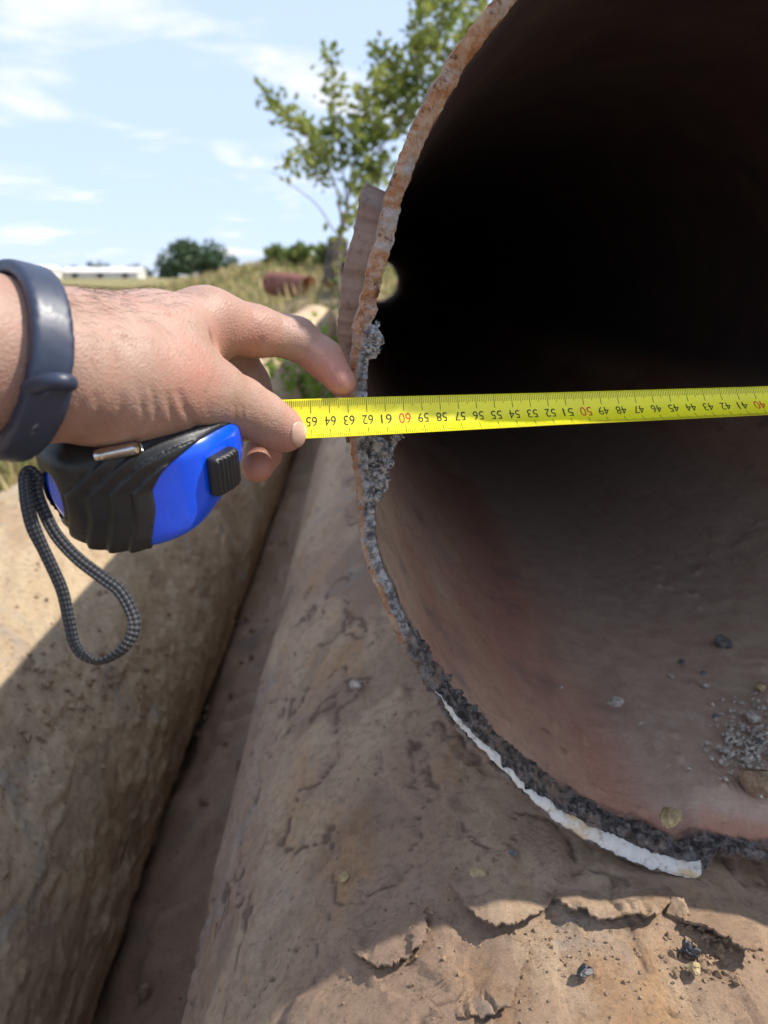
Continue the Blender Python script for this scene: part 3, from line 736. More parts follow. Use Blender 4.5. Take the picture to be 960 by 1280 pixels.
# project shallow folds onto the near skin by sphere tracing
S0 = hand_sdf(X)
def skin_at(px, py):
    d = np.array([(px - 480) / FPX, (640 - py) / FPX, 1.0]); t = .24
    for _ in range(60):
        p = d * t; i = np.clip(((p - lo) / hh).astype(int), 0, nn - 1); s = float(S0[tuple(i)])
        if s < .0004: break
        t += max(s * .7, .0004)
    return t
folds = [([(190, 486), (192, 505), (197, 530)], .0010, .0016), ([(176, 488), (178, 510), (182, 538)], .0007, .0015), ([(224, 492), (232, 512), (244, 534)], .0013, .0018), ([(208, 494), (214, 515), (222, 540)], .0009, .0016),
         ([(150, 496), (151, 520), (156, 542)], .0007, .0018), ([(120, 496), (122, 520), (128, 540)], .0006, .0018), ([(242, 530), (262, 538)], .0011, .0018),
         ([(300, 480), (293, 505), (296, 530)], .0005, .0016), ([(308, 484), (302, 508), (305, 534)], .0005, .0014), ([(316, 490), (311, 512), (314, 540)], .0004, .0014),
         ([(326, 424), (322, 436), (321, 444)], .0009, .0018), ([(382, 440), (376, 452)], .0008, .0018), ([(394, 474), (388, 482)], .0007, .0014), ([(404, 462), (414, 476), (420, 490)], .0003, .002),
         ([(344, 552), (352, 545)], .0005, .0012), ([(352, 396), (356, 404), (357, 412)], .0006, .0014), ([(362, 400), (366, 408), (367, 416)], .0006, .0014), ([(372, 404), (376, 413)], .0005, .0013), ([(140, 370), (165, 385), (205, 388), (245, 380)], -.0007, .0024), ([(120, 400), (150, 415), (190, 420)], -.0006, .0022), ([(100, 500), (102, 520), (106, 540)], .0006, .0016), ([(270, 470), (258, 495), (262, 520)], .0004, .0015), ([(358, 402), (370, 410), (382, 416)], .0003, .0016)]
for pts, dep, wd in folds:
    Q = [C(px, py, skin_at(px, py)) for px, py in pts]
    for a, b in zip(Q[:-1], Q[1:]):
        if np.linalg.norm(a - b) < .03:
            i0 = np.clip(((np.minimum(a, b) - .006 - lo) / hh).astype(int), 0, nn); i1 = np.clip(((np.maximum(a, b) + .006 - lo) / hh).astype(int) + 1, 0, nn)
            sl_ = tuple(slice(p_, q_) for p_, q_ in zip(i0, i1)); Xs = X[sl_].copy()
            c = cone(Xs, a, b, 0, 0); S0[sl_] += (dep * np.exp(-(c / (wd * .75))**2)).astype(np.float32)
V, Q = snc(S0, lo, hh); V = relax(V, Q, 2, .4)
tips = [fingers['thumb'][0][-1][0], fingers['index'][0][-1][0], fingers['middle'][0][-1][0]]
pink = np.zeros(len(V))
for t, r_ in zip(tips, (.016, .022, .020)): pink = np.maximum(pink, 1 - sstep(.3, 1.4, np.linalg.norm(V - t, axis=1) / r_))
kn = [C(318, 430, .39), C(268, 430, .37), C(240, 470, .33)]
for t in kn: pink = np.maximum(pink, .55 * (1 - sstep(.2, 1.2, np.linalg.norm(V - t, axis=1) / .02)))
def mk_skin():
    m = Mat('skin', .5, 0, .35)
    c = m.mix(m.ramp(m.noise(22, 5, .6), .35, .65), (.325, .195, .145), (.395, .25, .195))
    c = m.mix(m.ramp(m.noise(130, 4, .6), .5, .75, 0, .35), c, (.38, .185, .135))
    c = m.mix(m.ramp(m.noise(48, 6, .7, .6), .50, .72, 0, .55), c, (.38, .165, .12))
    c = m.mix(m.ramp(m.noise(34, 5, .7, .6), .54, .74, 0, .5), c, (.45, .325, .255))
    c = m.mix(m.math('MULTIPLY', m.attr('pink'), .75), c, (.44, .185, .14))
    m.col(c)
    b = m.b; b.inputs['Subsurface Weight'].default_value = .18; b.inputs['Subsurface Radius'].default_value = (1, .35, .2); b.inputs['Subsurface Scale'].default_value = .004
    m.bump(m.voro(900, vec=m.mapped((1, 1, 1))), .4, .0005); m.bump(m.noise(420, 4, .65), .45, .0005); m.bump(m.noise(75, 6, .65), .35, .0014)
    return m.m
M['skin'] = mk_skin()
person = mesh('person', cam2w(V), Q, M['skin'], None, True, {'pink': pink})
tag(person, 'bare left hand and forearm pinching the yellow tape, index finger on the rim', 'person')
# thumb nail: a thin plate lying on the tip of the thumb
nt_ = skin_at(371, 537); nc = C(371, 537, nt_)
X2 = local_sdf(nc - .014, nc + .014, .0005)
th_s = chain(X2, fingers['thumb'][0], .005)
ax1 = C(358, 541, .4) - C(327, 521, .389); ax1 = ax1 / np.linalg.norm(ax1)
nn_ = np.array([.50, .05, -.86]); nn_ = nn_ - (nn_ @ ax1) * ax1; nn_ /= np.linalg.norm(nn_); bb = np.cross(ax1, nn_)
q = X2 - (C(358, 541, .400) + ax1 * .002)
el = np.sqrt(((q @ ax1) / .0078)**2 + ((q @ bb) / .0062)**2) - 1
nail = np.maximum(np.maximum(th_s - .0005, el * .006), -(q @ nn_) + .001)
Vn, Qn = snc(nail, nc - .014, .0005)
if len(Vn):
    M['nail'] = simple('nail', (.45, .27, .205), (.52, .34, .265), 60, .3, .5, bump=0)
    mesh('thumb_nail', cam2w(relax(Vn, Qn, 2)), Qn, M['nail'], person)
# hair on the back of the hand and wrist
Vw = cam2w(V); Nn = np.zeros_like(V)
pv = proj(Vw)
e1 = Vw[Q[:, 1]] - Vw[Q[:, 0]]; e2 = Vw[Q[:, 3]] - Vw[Q[:, 0]]; fn = np.cross(e1, e2)
for k in range(4):
    for c in range(3): Nn[:, c] += np.bincount(Q[:, k], fn[:, c], len(V))
Nn /= np.linalg.norm(Nn, axis=1)[:, None] + 1e-12
face = (Nn * (CAM - Vw)).sum(1) > -.004
cand = np.where(face & (pv[:, 0] > 60) & (pv[:, 0] < 250) & (pv[:, 1] < 455) & (pv[:, 1] > 355) & (V[:, 2] < .40))[0]
pw = np.exp(-((pv[cand, 0] - 120) / 65)**2) * np.exp(-((pv[cand, 1] - 365) / 45)**2) + .015; pw /= pw.sum()
mb = MB(); fx = cam2w(np.array([1.0, 0, 0])) - CAM
for i in RNG.choice(cand, 230, p=pw):
    n_ = Nn[i]; g_ = fx * random.uniform(.4, 1) + UP * random.uniform(-.7, .5) + FW * random.uniform(.0, .6); g_ = g_ - (g_ @ n_) * n_; g_ /= np.linalg.norm(g_) + 1e-9
    L = random.uniform(.003, .009); s_ = np.cross(n_, g_)
    bend = random.uniform(-.4, .4)
    pth = [Vw[i] + g_ * L * t + n_ * (L * .22 * math.sin(min(t * 2.2, 2.6)) + .0001) + s_ * bend * L * t * t for t in (0, .25, .5, .75, 1)]
    mb.add(*tube(pth, [.00006, .00006, .000055, .00005, .00002], 3, False))
hr = mb.build('arm_hair', simple('dark hair', (.05, .03, .02), (.09, .055, .035), 50, .6, .3, bump=0), person); hr['kind'] = 'stuff'

# ------------------------------------------------------------------ wristband
def mk_band():
    m = Mat('dark blue silicone', .42, 0, .5); m.col(m.mix(m.ramp(m.noise(60, 5, .6), .3, .7), (.020, .028, .055), (.028, .038, .070)))
    m.rough(m.ramp(m.noise(240, 5, .7), .3, .7, .36, .5)); m.bump(m.noise(800, 3, .6), .08, .0002); return m.m
M['band'] = mk_band()
bt = skin_at(56, 465); bc = C(56, 465, bt)
BA = np.array([-.66, .05, -.75], np.float32); BA /= np.linalg.norm(BA)
X3 = local_sdf(np.array([-.25, .005, .15]), np.array([-.09, .125, .38]), .0013)
smooth_arm = chain(X3, palm_parts[0], .006)
smooth_arm = smin(smooth_arm, chain(X3, palm_parts[1], .006), .02)
smooth_arm = smin(smooth_arm, cone(X3, WR[0], palm_parts[2][1][0], WR[1], palm_parts[2][1][1]), .02)
smooth_arm = smin(smooth_arm, chain(X3, palm_parts[3], .006), .013); smooth_arm = smin(smooth_arm, chain(X3, palm_parts[7], .006), .013)
ad = (X3 - bc.astype(np.float32)) @ BA
def rslab(off, half, rnd=.0012):
    qx = np.abs(ad) - (half - rnd); qy = smooth_arm - (off - rnd)
    return np.sqrt(np.maximum(qx, 0)**2 + np.maximum(qy, 0)**2) + np.minimum(np.maximum(qx, qy), 0) - rnd
# open ring: cut away what lies inside the arm
band = np.maximum(rslab(.0034, .0075), -(smooth_arm + .002))
wb_ = empty('wristband', cam2w(bc))
tag(wb_, 'dark blue silicone wristband round the wrist above the tape measure', 'wristband')
Vb, Qb = snc(band, np.array([-.25, .005, .15]), .0013); under(mesh('strap', cam2w(relax(Vb, Qb, 3, .5)), Qb, M['band']), wb_)
# lower overlap of the strap, below the keeper
yc = X3[..., 1] - C(64, 482, bt)[1]
ov = np.maximum(np.maximum(rslab(.0052, .0080), -(smooth_arm - .0015)), yc)
ov = np.maximum(ov, (X3[..., 2] - (bt + .05)))
Vb, Qb = snc(ov, np.array([-.25, .005, .15]), .0013); under(mesh('strap_overlap', cam2w(relax(Vb, Qb, 3, .5)), Qb, M['band']), wb_)
kp = spline(np.array([C(31, 489, bt - .003), C(44, 482, bt - .0075), C(62, 477, bt - .0095), C(80, 477, bt - .0075), C(91, 481, bt - .001)]), 18)
V, F = tube(cam2w(kp), np.concatenate([[.0012, .0024], np.full(14, .0031), [.0026, .0012]]), 14); under(mesh('keeper_loop', V, F, M['band']), wb_)
pg = np.array([(40, 537), (46, 531), (54, 529), (61, 531), (63, 535), (57, 541), (48, 543), (41, 541)])
def band_at(px, py):
    d = np.array([(px - 480) / FPX, (640 - py) / FPX, 1.0]); t = .20
    for _ in range(90):
        p = d * t; i = np.clip(((p - np.array([-.25, .005, .15])) / .0013).astype(int), 0, np.array(X3.shape[:3]) - 1); s = float(ov[tuple(i)])
        if s < .0003: break
        t += max(s * .6, .0003)
    return t
bts = [band_at(px, py) for px, py in pg]; bm_ = float(np.median(bts))
pp = cam2w(np.array([C(px, py, min(max(t, bm_ - .006), bm_ + .006)) for (px, py), t in zip(pg, bts)])); pp = np.concatenate([pp, pp[:1]])
V, F = tube(spline(pp, 40), .0003, 6); under(mesh('peg', V, F, simple('scuffed rim', (.20, .20, .22), (.30, .30, .32), 90, .5, .4, bump=0)), wb_)

# ------------------------------------------------------------------ tape measure
def mk(name, c, rough, spec=.5, bs=500, bst=.1, bd=.0003, coat=0):
    m = Mat(name, rough, 0, spec); m.col(m.mix(m.ramp(m.noise(45, 5, .65), .45, .75, 0, .35), c, tuple(min(1, x * 1.5 + .012) for x in c)))
    m.bump(m.noise(bs, 4, .6), bst, bd); m.b.inputs['Coat Weight'].default_value = coat
    sc = m.ramp(m.noise(120, 6, .75, 0, m.mapped((1, 7, .6), (.4, .7, .3))), .60, .72, 0, .35)
    m.rough(m.math('ADD', m.ramp(m.noise(55, 5, .7), .3, .7, rough * .8, rough * 1.4), sc)); return m.m
M['rubber'] = mk('black rubber', (.015, .016, .018), .40, .45, 900, .2)
M['blue'] = mk('glossy blue plastic', (.003, .075, .72), .18, .5, 200, .03, .0003, .3)
M['button'] = mk('black plastic', (.010, .010, .012), .4, .5)
T60 = np.array([.02456, .4085, H - .07204]); TD = np.array([.9977, .0644, .02104])      # 60 cm mark and direction of falling marks
def to_c(v): return np.array([v @ RT, v @ UP, v @ FW])
tdc = to_c(TD); tdc /= np.linalg.norm(tdc)
beta = math.radians(28)
wv = np.array([0, math.sin(beta), math.cos(beta)]); wv -= (wv @ tdc) * tdc; wv /= np.linalg.norm(wv); vv = np.cross(wv, tdc)      # u right, v up, w away
CC = C(170, 632, .335)                      # middle of the face turned to the camera
tm = empty('tape_measure', cam2w(CC))
tag(tm, 'black and blue tape measure held in the hand, yellow blade drawn across the pipe', 'tape measure')
lo4 = CC + np.array([-.062, -.05, -.035]); X4 = local_sdf(lo4, CC + np.array([.065, .075, .105]), .0009)
q = X4 - CC.astype(np.float32); u = q @ tdc.astype(np.float32); v = q @ vv.astype(np.float32); wq = q @ wv.astype(np.float32)
def body(off=0.0):
    # plan outline in (u, w): rounded box with a bevelled front
    cu, cw, hu, hw = 0.0, .036, .0435, .036
    r1 = .017
    a = np.abs(u - cu) - (hu - r1); b = np.abs(wq - cw) - (hw - r1)
    pl = np.sqrt(np.maximum(a, 0)**2 + np.maximum(b, 0)**2) + np.minimum(np.maximum(a, b), 0) - r1
    # sloping nose at the near right corner, sloping back at the near left
    nose = ((u - .006) * .50 - wq * .866) - .001
    nose2 = ((u - .0215) * .85 - wq * .53)
    pl = smin(pl, pl, .001); pl = -smin(-pl, -nose, .012); pl = -smin(-pl, -nose2, .006)
    back = ((-u - .026) * .75 - (wq - .0) * .66) - .0025
    pl = -smin(-pl, -back, .008)
    nose3 = ((u - .031) * .62 + (-v - .016) * .78)
    nose4 = ((-u - .034) * .62 + (-v - .014) * .78)
    ht = .0250
    r2 = .0085
    a = pl + r2; b = np.abs(v) - (ht - r2)
    dd_ = np.sqrt(np.maximum(a, 0)**2 + np.maximum(b, 0)**2) + np.minimum(np.maximum(a, b), 0) - r2
    dd_ = -smin(-dd_, -nose3, .012); dd_ = -smin(-dd_, -nose4, .010)
    return dd_ - off
bd = body()
Vc, Qc = snc(bd, lo4, .0009); under(mesh('case', cam2w(relax(Vc, Qc, 2, .5)), Qc, M['blue']), tm)
tt = np.maximum(v - .006, 0) + np.maximum(wq, 0) * sstep(.012, .021, v)
gco = u - 1.15 * tt + .30 * np.maximum(-v - .004, 0)
UB = .0075
rib = (gco + .0395) / .0094
saw = rib - np.floor(rib); inr = (rib > 0.7) & (rib < 5.0)
prof = np.where(inr, .0023 * sstep(0, .22, saw) * (1 - .75 * saw), .0010)
rub = np.maximum(bd - .0006 - prof, (u - .62 * tt + .25 * np.maximum(-v - .004, 0) - UB) * .75)
win = np.sqrt(((u + .0365) / .0050)**2 + ((v - .002) / .0125)**2) - 1             # window that shows the blue shell at the back
rub = np.maximum(rub, -win * .004)
rub = np.maximum(rub, -(bd + .0025))
Vc, Qc = snc(rub.astype(np.float32), lo4, .0009); under(mesh('rubber_grip', cam2w(relax(Vc, Qc, 1, .4)), Qc, M['rubber']), tm)
def cpt(u_, v_, w_): return CC + u_ * tdc + v_ * vv + w_ * wv
# lock button on the nose
nd = np.array([.85, 0, -.53]); nd_c = nd[0] * tdc + nd[2] * wv; al = .53 * tdc + .85 * wv
bc0 = cpt(.0362, .005, .0210)
X5 = local_sdf(bc0 - .022, bc0 + .022, .0007); q = X5 - bc0.astype(np.float32)
ua, ub, uc = q @ al.astype(np.float32), q @ vv.astype(np.float32), q @ nd_c.astype(np.float32)
hgt = .0042 + .0009 * np.sin(ua / .0026 * 2 * np.pi) * (np.abs(ub) < .0085) - 14 * ua**2
a = np.abs(ua) - .0090; b = np.abs(ub) - .0095; c = np.abs(uc) - hgt; r_ = .002
bx = np.sqrt(np.maximum(a + r_, 0)**2 + np.maximum(b + r_, 0)**2 + np.maximum(c + r_, 0)**2) + np.minimum(np.maximum(np.maximum(a, b), c) + r_, 0) - r_
Vc, Qc = snc(bx.astype(np.float32), bc0 - .022, .0007); under(mesh('lock_button', cam2w(relax(Vc, Qc, 1, .4)), Qc, M['button']), tm)
# steel pin of the belt clip on the upper side
pa, pb = C(119, 570, .3225), C(176, 559, .3235)
V, F = tube(cam2w(np.linspace(pa, pb, 8)), np.array([.0022, .0029, .0029, .0029, .0029, .0029, .0029, .0026]), 20)
mm = Mat('bright steel', .22, 1.0); mm.col(mm.mix(mm.ramp(mm.noise(70, 4, .6), .4, .7), (.62, .60, .57), (.40, .36, .33)))
under(mesh('clip_pin', V, F, mm.m), tm)
# wrist cord
cp = [(50, 604, .322), (38, 590, .324), (31, 598, .322), (34, 630, .316), (42, 660, .314), (57, 692, .314), (77, 736, .314), (86, 774, .314), (94, 806, .314), (109, 822, .313), (128, 826, .312), (153, 812, .312), (167, 788, .313), (165, 766, .314), (150, 739, .314), (131, 724, .315), (98, 699, .316), (72, 671, .317), (56, 642, .318), (46, 614, .320), (46, 594, .324)]
P = spline(np.array([C(*p) for p in cp]), 190); T = np.gradient(P, axis=0); T /= np.linalg.norm(T, axis=1)[:, None]
vf = np.array([0, 0, 1.0]); side = np.cross(T, vf); side /= np.linalg.norm(side, axis=1)[:, None] + 1e-9
tw_ = np.interp(np.linspace(0, 1, 190), [0, .3, .42, .50, .56, .66, .8, 1], [.1, .15, .3, 1.15, .9, .35, .2, .1])
dn = np.cross(side, T)
s2 = side * np.cos(tw_)[:, None] + dn * np.sin(tw_)[:, None]; d2 = np.cross(s2, T)
wid = np.interp(np.linspace(0, 1, 190), [0, .12, .2, .24, .5, 1], [.0028, .0030, .0032, .0027, .0027, .0026])
a_ = np.linspace(0, 2 * np.pi, 24, endpoint=False)
ring_ = np.stack([np.sign(np.cos(a_)) * np.abs(np.cos(a_))**.7, np.sign(np.sin(a_)) * np.abs(np.sin(a_))**.7], -1)
al_ = np.concatenate([[0], np.cumsum(np.linalg.norm(np.diff(P, axis=0), axis=1))])
V = P[:, None] + s2[:, None] * (ring_[None, :, :1] * wid[:, None, None]) + d2[:, None] * (ring_[None, :, 1:] * .0011)
mm = Mat('woven cord', .65, 0, .35)
br = mm.n('ShaderNodeTexBrick'); uvm = mm.attr('along'); uvn = mm.attr('round')
cx_ = mm.n('ShaderNodeCombineXYZ'); mm.l(uvm, cx_.inputs[0]); mm.l(uvn, cx_.inputs[1])
def wave(ka, kr):
    s = mm.math('SINE', mm.math('ADD', mm.math('MULTIPLY', uvm, ka), mm.math('MULTIPLY', uvn, kr)), 0); return s
wv_ = mm.math('MULTIPLY', wave(1500, 5), wave(1500, -5))
mm.t.nodes.remove(br)
mm.col(mm.mix(mm.ramp(wv_, -.2, .8), (.026, .026, .030), (.085, .088, .094))); mm.bump(wv_, .8, .0006)
al2 = np.broadcast_to(al_[:, None], (190, 24)); ro2 = np.broadcast_to(a_[None], (190, 24))
under(mesh('wrist_cord', cam2w(V), gridF(190, 24, wrapv=True), mm.m, None, True, {'along': al2, 'round': ro2}), tm)

# blade: direction TD, width across; twists slowly towards the far rim
def blade_pt(cm, s, lift=0.0):
    """cm: mark on the tape, s: position across the width (-1 lower .. 1 upper)"""
    cm = np.asarray(cm, float); s = np.asarray(s, float)
    p = T60 + ((60 - cm) * .01)[..., None] * TD
    ang = np.interp(cm, [0, 40, 52, 64, 70], -np.radians([20, 42, 36, 24, 22]))
    wdir_c = np.stack([0 * ang, np.cos(ang), -np.sin(ang)], -1)        # upper edge leans away from the camera
    wd = wdir_c[..., :1] * RT + wdir_c[..., 1:2] * UP + wdir_c[..., 2:3] * FW
    wd = wd - (wd @ TD)[..., None] * TD; wd /= np.linalg.norm(wd, axis=-1)[..., None]
    nrm = np.cross(wd, TD)                                              # towards the case top (camera side)
    nrm = np.where((nrm @ FW)[..., None] > 0, -nrm, nrm)
    phi = s * .52; rad = .0125 / .52
    return p + wd * (rad * np.sin(phi))[..., None] + nrm * (rad * (1 - np.cos(phi)) - .0012 + lift)[..., None]
def mk_blade():
    m = Mat('yellow lacquered steel', .33, 0, .5)
    c = m.mix(m.ramp(m.noise(30, 5, .65), .4, .7), (.82, .74, .018), (.76, .68, .026))
    c = m.mix(m.ramp(m.noise(300, 4, .7), .64, .78, 0, .5), c, (.52, .42, .05))
    m.col(c); m.rough(m.ramp(m.noise(90, 5, .7), .3, .7, .28, .46)); return m.m
M['blade'] = mk_blade()
cms = np.linspace(-.0, 69.2, 280); ss = np.linspace(-1, 1, 19)
CMg, Sg = np.meshgrid(cms, ss, indexing='ij')
top = blade_pt(CMg, Sg, 0 * CMg); bot = blade_pt(CMg, Sg, 0 * CMg - .0003)
nI, nJ = 280, 19; o2 = nI * nJ
V = np.concatenate([top.reshape(-1, 3), bot.reshape(-1, 3)])
F = gridF(nI, nJ).tolist() + [[o2 + a for a in f][::-1] for f in gridF(nI, nJ).tolist()]
for j in (0, nJ - 1): F += [[i * nJ + j, (i + 1) * nJ + j, o2 + (i + 1) * nJ + j, o2 + i * nJ + j] for i in range(nI - 1)]
blade = under(mesh('blade', V, F, M['blade']), tm)
def child2(o): o.parent = blade; return o
ink = simple('black print', (.018, .017, .014), (.05, .048, .03), 300, .5, .3, bump=0); red = simple('red print', (.52, .035, .02), (.60, .07, .03), 300, .5, .3, bump=0)
LIFT = .00009
mb = MB()
def tick(cm, s0, s1, wd):
    s = np.linspace(s0, s1, 4); a = blade_pt(np.full(4, cm - wd / 2), s, np.full(4, LIFT)); b = blade_pt(np.full(4, cm + wd / 2), s, np.full(4, LIFT))
    mb.add(np.concatenate([a, b]), [[i, i + 1, 5 + i, 4 + i] for i in range(3)])
for k in range(200, 690):
    cm = k / 10.0; L = .30 if k % 10 else .62
    if k % 5 == 0 and k % 10: L = .40
    tick(cm, .97, .97 - L, .022 if k % 10 else .03)
    tick(cm, -.97, -.97 + L * .85, .022 if k % 10 else .03)
mb.build('scale_marks', ink, blade)
glyph = {}
def text_mesh(t):
    if t in glyph: return glyph[t]
    cu = bpy.data.curves.new('txt', 'FONT'); cu.body = t; cu.size = 1; cu.align_x = 'CENTER'; cu.resolution_u = 4
    ob = bpy.data.objects.new('txt', cu); scn.collection.objects.link(ob)
    dg = bpy.context.evaluated_depsgraph_get(); me = bpy.data.meshes.new_from_object(ob.evaluated_get(dg))
    P = np.array([v.co[:2] for v in me.vertices]); Fs = [list(p.vertices) for p in me.polygons]
    bpy.data.objects.remove(ob); bpy.data.meshes.remove(me)
    P = P - (P.min(0) + P.max(0)) / 2; glyph[t] = (P, Fs); return glyph[t]
for n_ in range(22, 69):
    P, Fs = text_mesh(str(n_)); big = n_ % 10 == 0
    hgt_ = .0068 if big else .0060; sc = hgt_ / (P[:, 1].max() - P[:, 1].min()); sxx = (.0064 if big else .0058) / (P[:, 0].max() - P[:, 0].min())
    # upside down to the camera: digits read towards rising marks (left)
    cm = n_ + P[:, 0] * sxx * 100 - .02; s = -(P[:, 1] * sc) / .0125 - .03
    o = mesh('number', blade_pt(cm, s, np.full(len(P), LIFT)), Fs, red if big else ink, blade)
# hook at zero
hk = np.array([blade_pt(np.array(-.05), np.array(s)) for s in (-.8, .8)])
hb = np.array([hk[0], hk[1], hk[1] + np.array([.0015, .014, 0]), hk[0] + np.array([.0015, .014, 0])]); hb = np.concatenate([hb, hb + np.array([.0014, 0, 0])])
mesh('hook', hb, [(0, 1, 2, 3), (7, 6, 5, 4), (0, 4, 5, 1), (1, 5, 6, 2), (2, 6, 7, 3), (3, 7, 4, 0)], mm.m, blade, False)

# ------------------------------------------------------------------ vegetation
def leafmat(name, a, b, trans=.35):
    m = Mat(name, .6, 0, .25); c = m.mix(m.ramp(m.noise(3.0, 4, .6), .35, .65), a, b); m.col(c)
    t = m.n('ShaderNodeBsdfTranslucent'); m.l(c, t.inputs[0]); ms = m.n('ShaderNodeMixShader'); ms.inputs[0].default_value = trans
    o = m.t.nodes['Material Output']; m.l(m.b.outputs[0], ms.inputs[1]); m.l(t.outputs[0], ms.inputs[2]); m.l(ms.outputs[0], o.inputs[0]); return m.m
M['leaf'] = leafmat('shrub leaf', (.15, .21, .05), (.33, .35, .08), .5)
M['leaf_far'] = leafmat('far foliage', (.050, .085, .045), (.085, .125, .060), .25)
M['leaf_line'] = leafmat('distant foliage', (.070, .105, .085), (.095, .130, .100), .2)  # distance haze put into the leaf colour: paler and bluer green
M['weed'] = leafmat('fresh weed', (.13, .23, .035), (.22, .32, .05), .4)
M['bark'] = simple('grey bark', (.16, .12, .09), (.28, .23, .18), 40)
def leaves(centers, size, rng, aspect=.5, up=.3):
    n = len(centers); d = rng.normal(size=(n, 3)); d[:, 2] += up; d /= np.linalg.norm(d, axis=1)[:, None]
    e = np.cross(d, rng.normal(size=(n, 3))); e /= np.linalg.norm(e, axis=1)[:, None]; nn2 = np.cross(d, e)
    L = size * (.6 + .8 * rng.random((n, 1)))
    a = centers; b = centers + d * L * .5 + e * L * aspect * .5 + nn2 * L * .06; c = centers + d * L; f = centers + d * L * .5 - e * L * aspect * .5 + nn2 * L * .06
    V = np.stack([a, b, c, f], 1).reshape(-1, 3); F = np.arange(4 * n).reshape(-1, 4); return V, F
# sapling growing between the pipes
D0 = 5.6
rt_ = empty('sapling', W(427, 345, D0) * np.array([1, 1, 0]))
tag(rt_, 'thin leafy sapling growing behind the cut pipe against the sky', 'tree')
br_ = [([(432, 500), (428, 420), (424, 345), (428, 290), (436, 230), (446, 160), (452, 110)], 0, .016),
       ([(428, 290), (418, 230), (400, 195), (378, 160), (352, 135), (326, 112)], -.15, .008),
       ([(432, 255), (426, 200), (420, 150), (417, 100), (414, 62)], .1, .007),
       ([(432, 250), (452, 205), (474, 160), (486, 120), (492, 80), (468, 62)], .25, .009),
       ([(440, 220), (470, 190), (500, 150), (525, 100), (545, 50), (556, -10), (570, -60)], .35, .010),
       ([(525, 100), (520, 60), (528, 10), (530, -40)], .4, .006), ([(500, 150), (530, 130), (565, 80), (590, 30), (610, -30)], .5, .007),
       ([(400, 195), (385, 200), (368, 205), (356, 200)], -.2, .004), ([(418, 230), (396, 215), (384, 190)], 0, .004),
       ([(486, 120), (500, 108), (514, 112)], .2, .004), ([(446, 160), (462, 130), (470, 100)], 0, .004), ([(436, 230), (458, 215), (476, 205)], .1, .004)]
mb = MB(); lc = []; brs = []
for k, (pts, dd, r0) in enumerate(br_):
    P = np.array([W(px, py, D0 + dd * i / (len(pts) - 1)) for i, (px, py) in enumerate(pts)]); S_ = spline(P, 26)
    S_ = S_ + .012 * np.stack([fbm(S_ * 1.0 + j * 9, 2.5, 2, 90 + j) for j in range(3)], -1)
    mb.add(*tube(S_, np.linspace(r0, .0025, 26), 6)); brs.append(S_[8:])
    s0 = .38 if k == 0 else (.30 if k in (1, 2, 3, 4) else .1)
    nl = {0: 130, 1: 230, 2: 160, 3: 300, 4: 420, 5: 260, 6: 360}.get(k, 80)
    for _ in range(nl):
        i = int((s0 + (1 - s0) * random.random()**.85) * 25); lc.append(S_[i] + RNG.normal(size=3) * np.array([.045, .05, .045]))
SB = np.concatenate(brs)
for (px, py, n_, sp) in [(455, 190, 30, 22), (430, 180, 22, 20), (492, 100, 22, 17), (440, 240, 7, 16), (560, 40, 36, 26), (590, 15, 24, 20), (395, 160, 9, 14), (480, 235, 6, 14), (545, 90, 9, 18), (480, 160, 14, 20), (435, 275, 3, 10)]:
    for _ in range(n_):
        e = W(random.gauss(px, sp), random.gauss(py, sp), D0 + random.gauss(.1, .18)); d_ = np.linalg.norm(SB - e, axis=1); st0 = SB[np.argmin(d_)]
        P = spline(np.array([st0, (st0 + e) / 2 + RNG.normal(size=3) * .02, e]), 9); mb.add(*tube(P, np.linspace(.0030, .0013, 9), 5))
        for _k in range(8): lc.append(P[random.randint(3, 8)] + RNG.normal(size=3) * .016)
mb.build('trunk', M['bark']); under(bpy.context.scene.collection.objects[-1], rt_)
V, F = leaves(np.array(lc), .062, RNG, .6); under(mesh('crown', V, F, M['leaf'], None, False), rt_)
# bare twig
tw = [(418, 290), (405, 268), (392, 252), (374, 238), (352, 222), (338, 214)]
P = spline(np.array([W(px, py, D0 - .2) for px, py in tw]), 24); V, F = tube(P, np.linspace(.006, .002, 24), 5); under(mesh('bare_branch', V, F, M['bark']), rt_)

def leafy(name, base, rx, rz, n, size, mat, label, seed, trunk=True, group=None, lift=.35, cat='tree'):
    rg = np.random.default_rng(seed); r0 = empty(name, base); base = np.asarray(base, float)
    nl = 9 if n > 700 else 5; lob = rg.normal(size=(nl, 3)) * np.array([.45, .45, .38]) ; lr = .38 + .28 * rg.random(nl)
    pts = []
    while len(pts) < n:
        k = rg.integers(nl); d = rg.normal(size=3); d /= np.linalg.norm(d); p = lob[k] + d * lr[k] * rg.random()**.4
        if p[2] > -.95: pts.append(p)
    pts = np.array(pts); c = base + np.array([0, 0, rz * (1 + lift)])
    V, F = leaves(c + pts * np.array([rx, rx, rz]), size, rg, .8, .2); under(mesh('crown', V, F, mat, None, False), r0)
    if trunk:
        mb = MB(); mb.add(*tube(spline(np.array([base, base + (0, .02 * rz, rz * .7), c]), 10), np.linspace(.07, .03, 10) * rz, 8))
        for k in range(4): mb.add(*tube(spline(np.array([base + (0, 0, rz * .6), base + (0, 0, rz), c + lob[k] * np.array([rx, rx, rz]) * .8]), 8), np.linspace(.035, .01, 8) * rz, 6))
        under(mb.build('trunk', M['bark']), r0)
    return tag(r0, label, cat, group)
def gpt(px, dist):
    d = ray(px, 345); d = d / d[1] * dist; x, y = d[0], dist; return np.array([x, y, float(ground_z(np.array([x]), np.array([y]))[0])])
leafy('round_tree', gpt(249, 95), 4.0, 2.75, 3800, .42, M['leaf_far'], 'large round dark green tree standing alone on the horizon', 5, lift=.15)
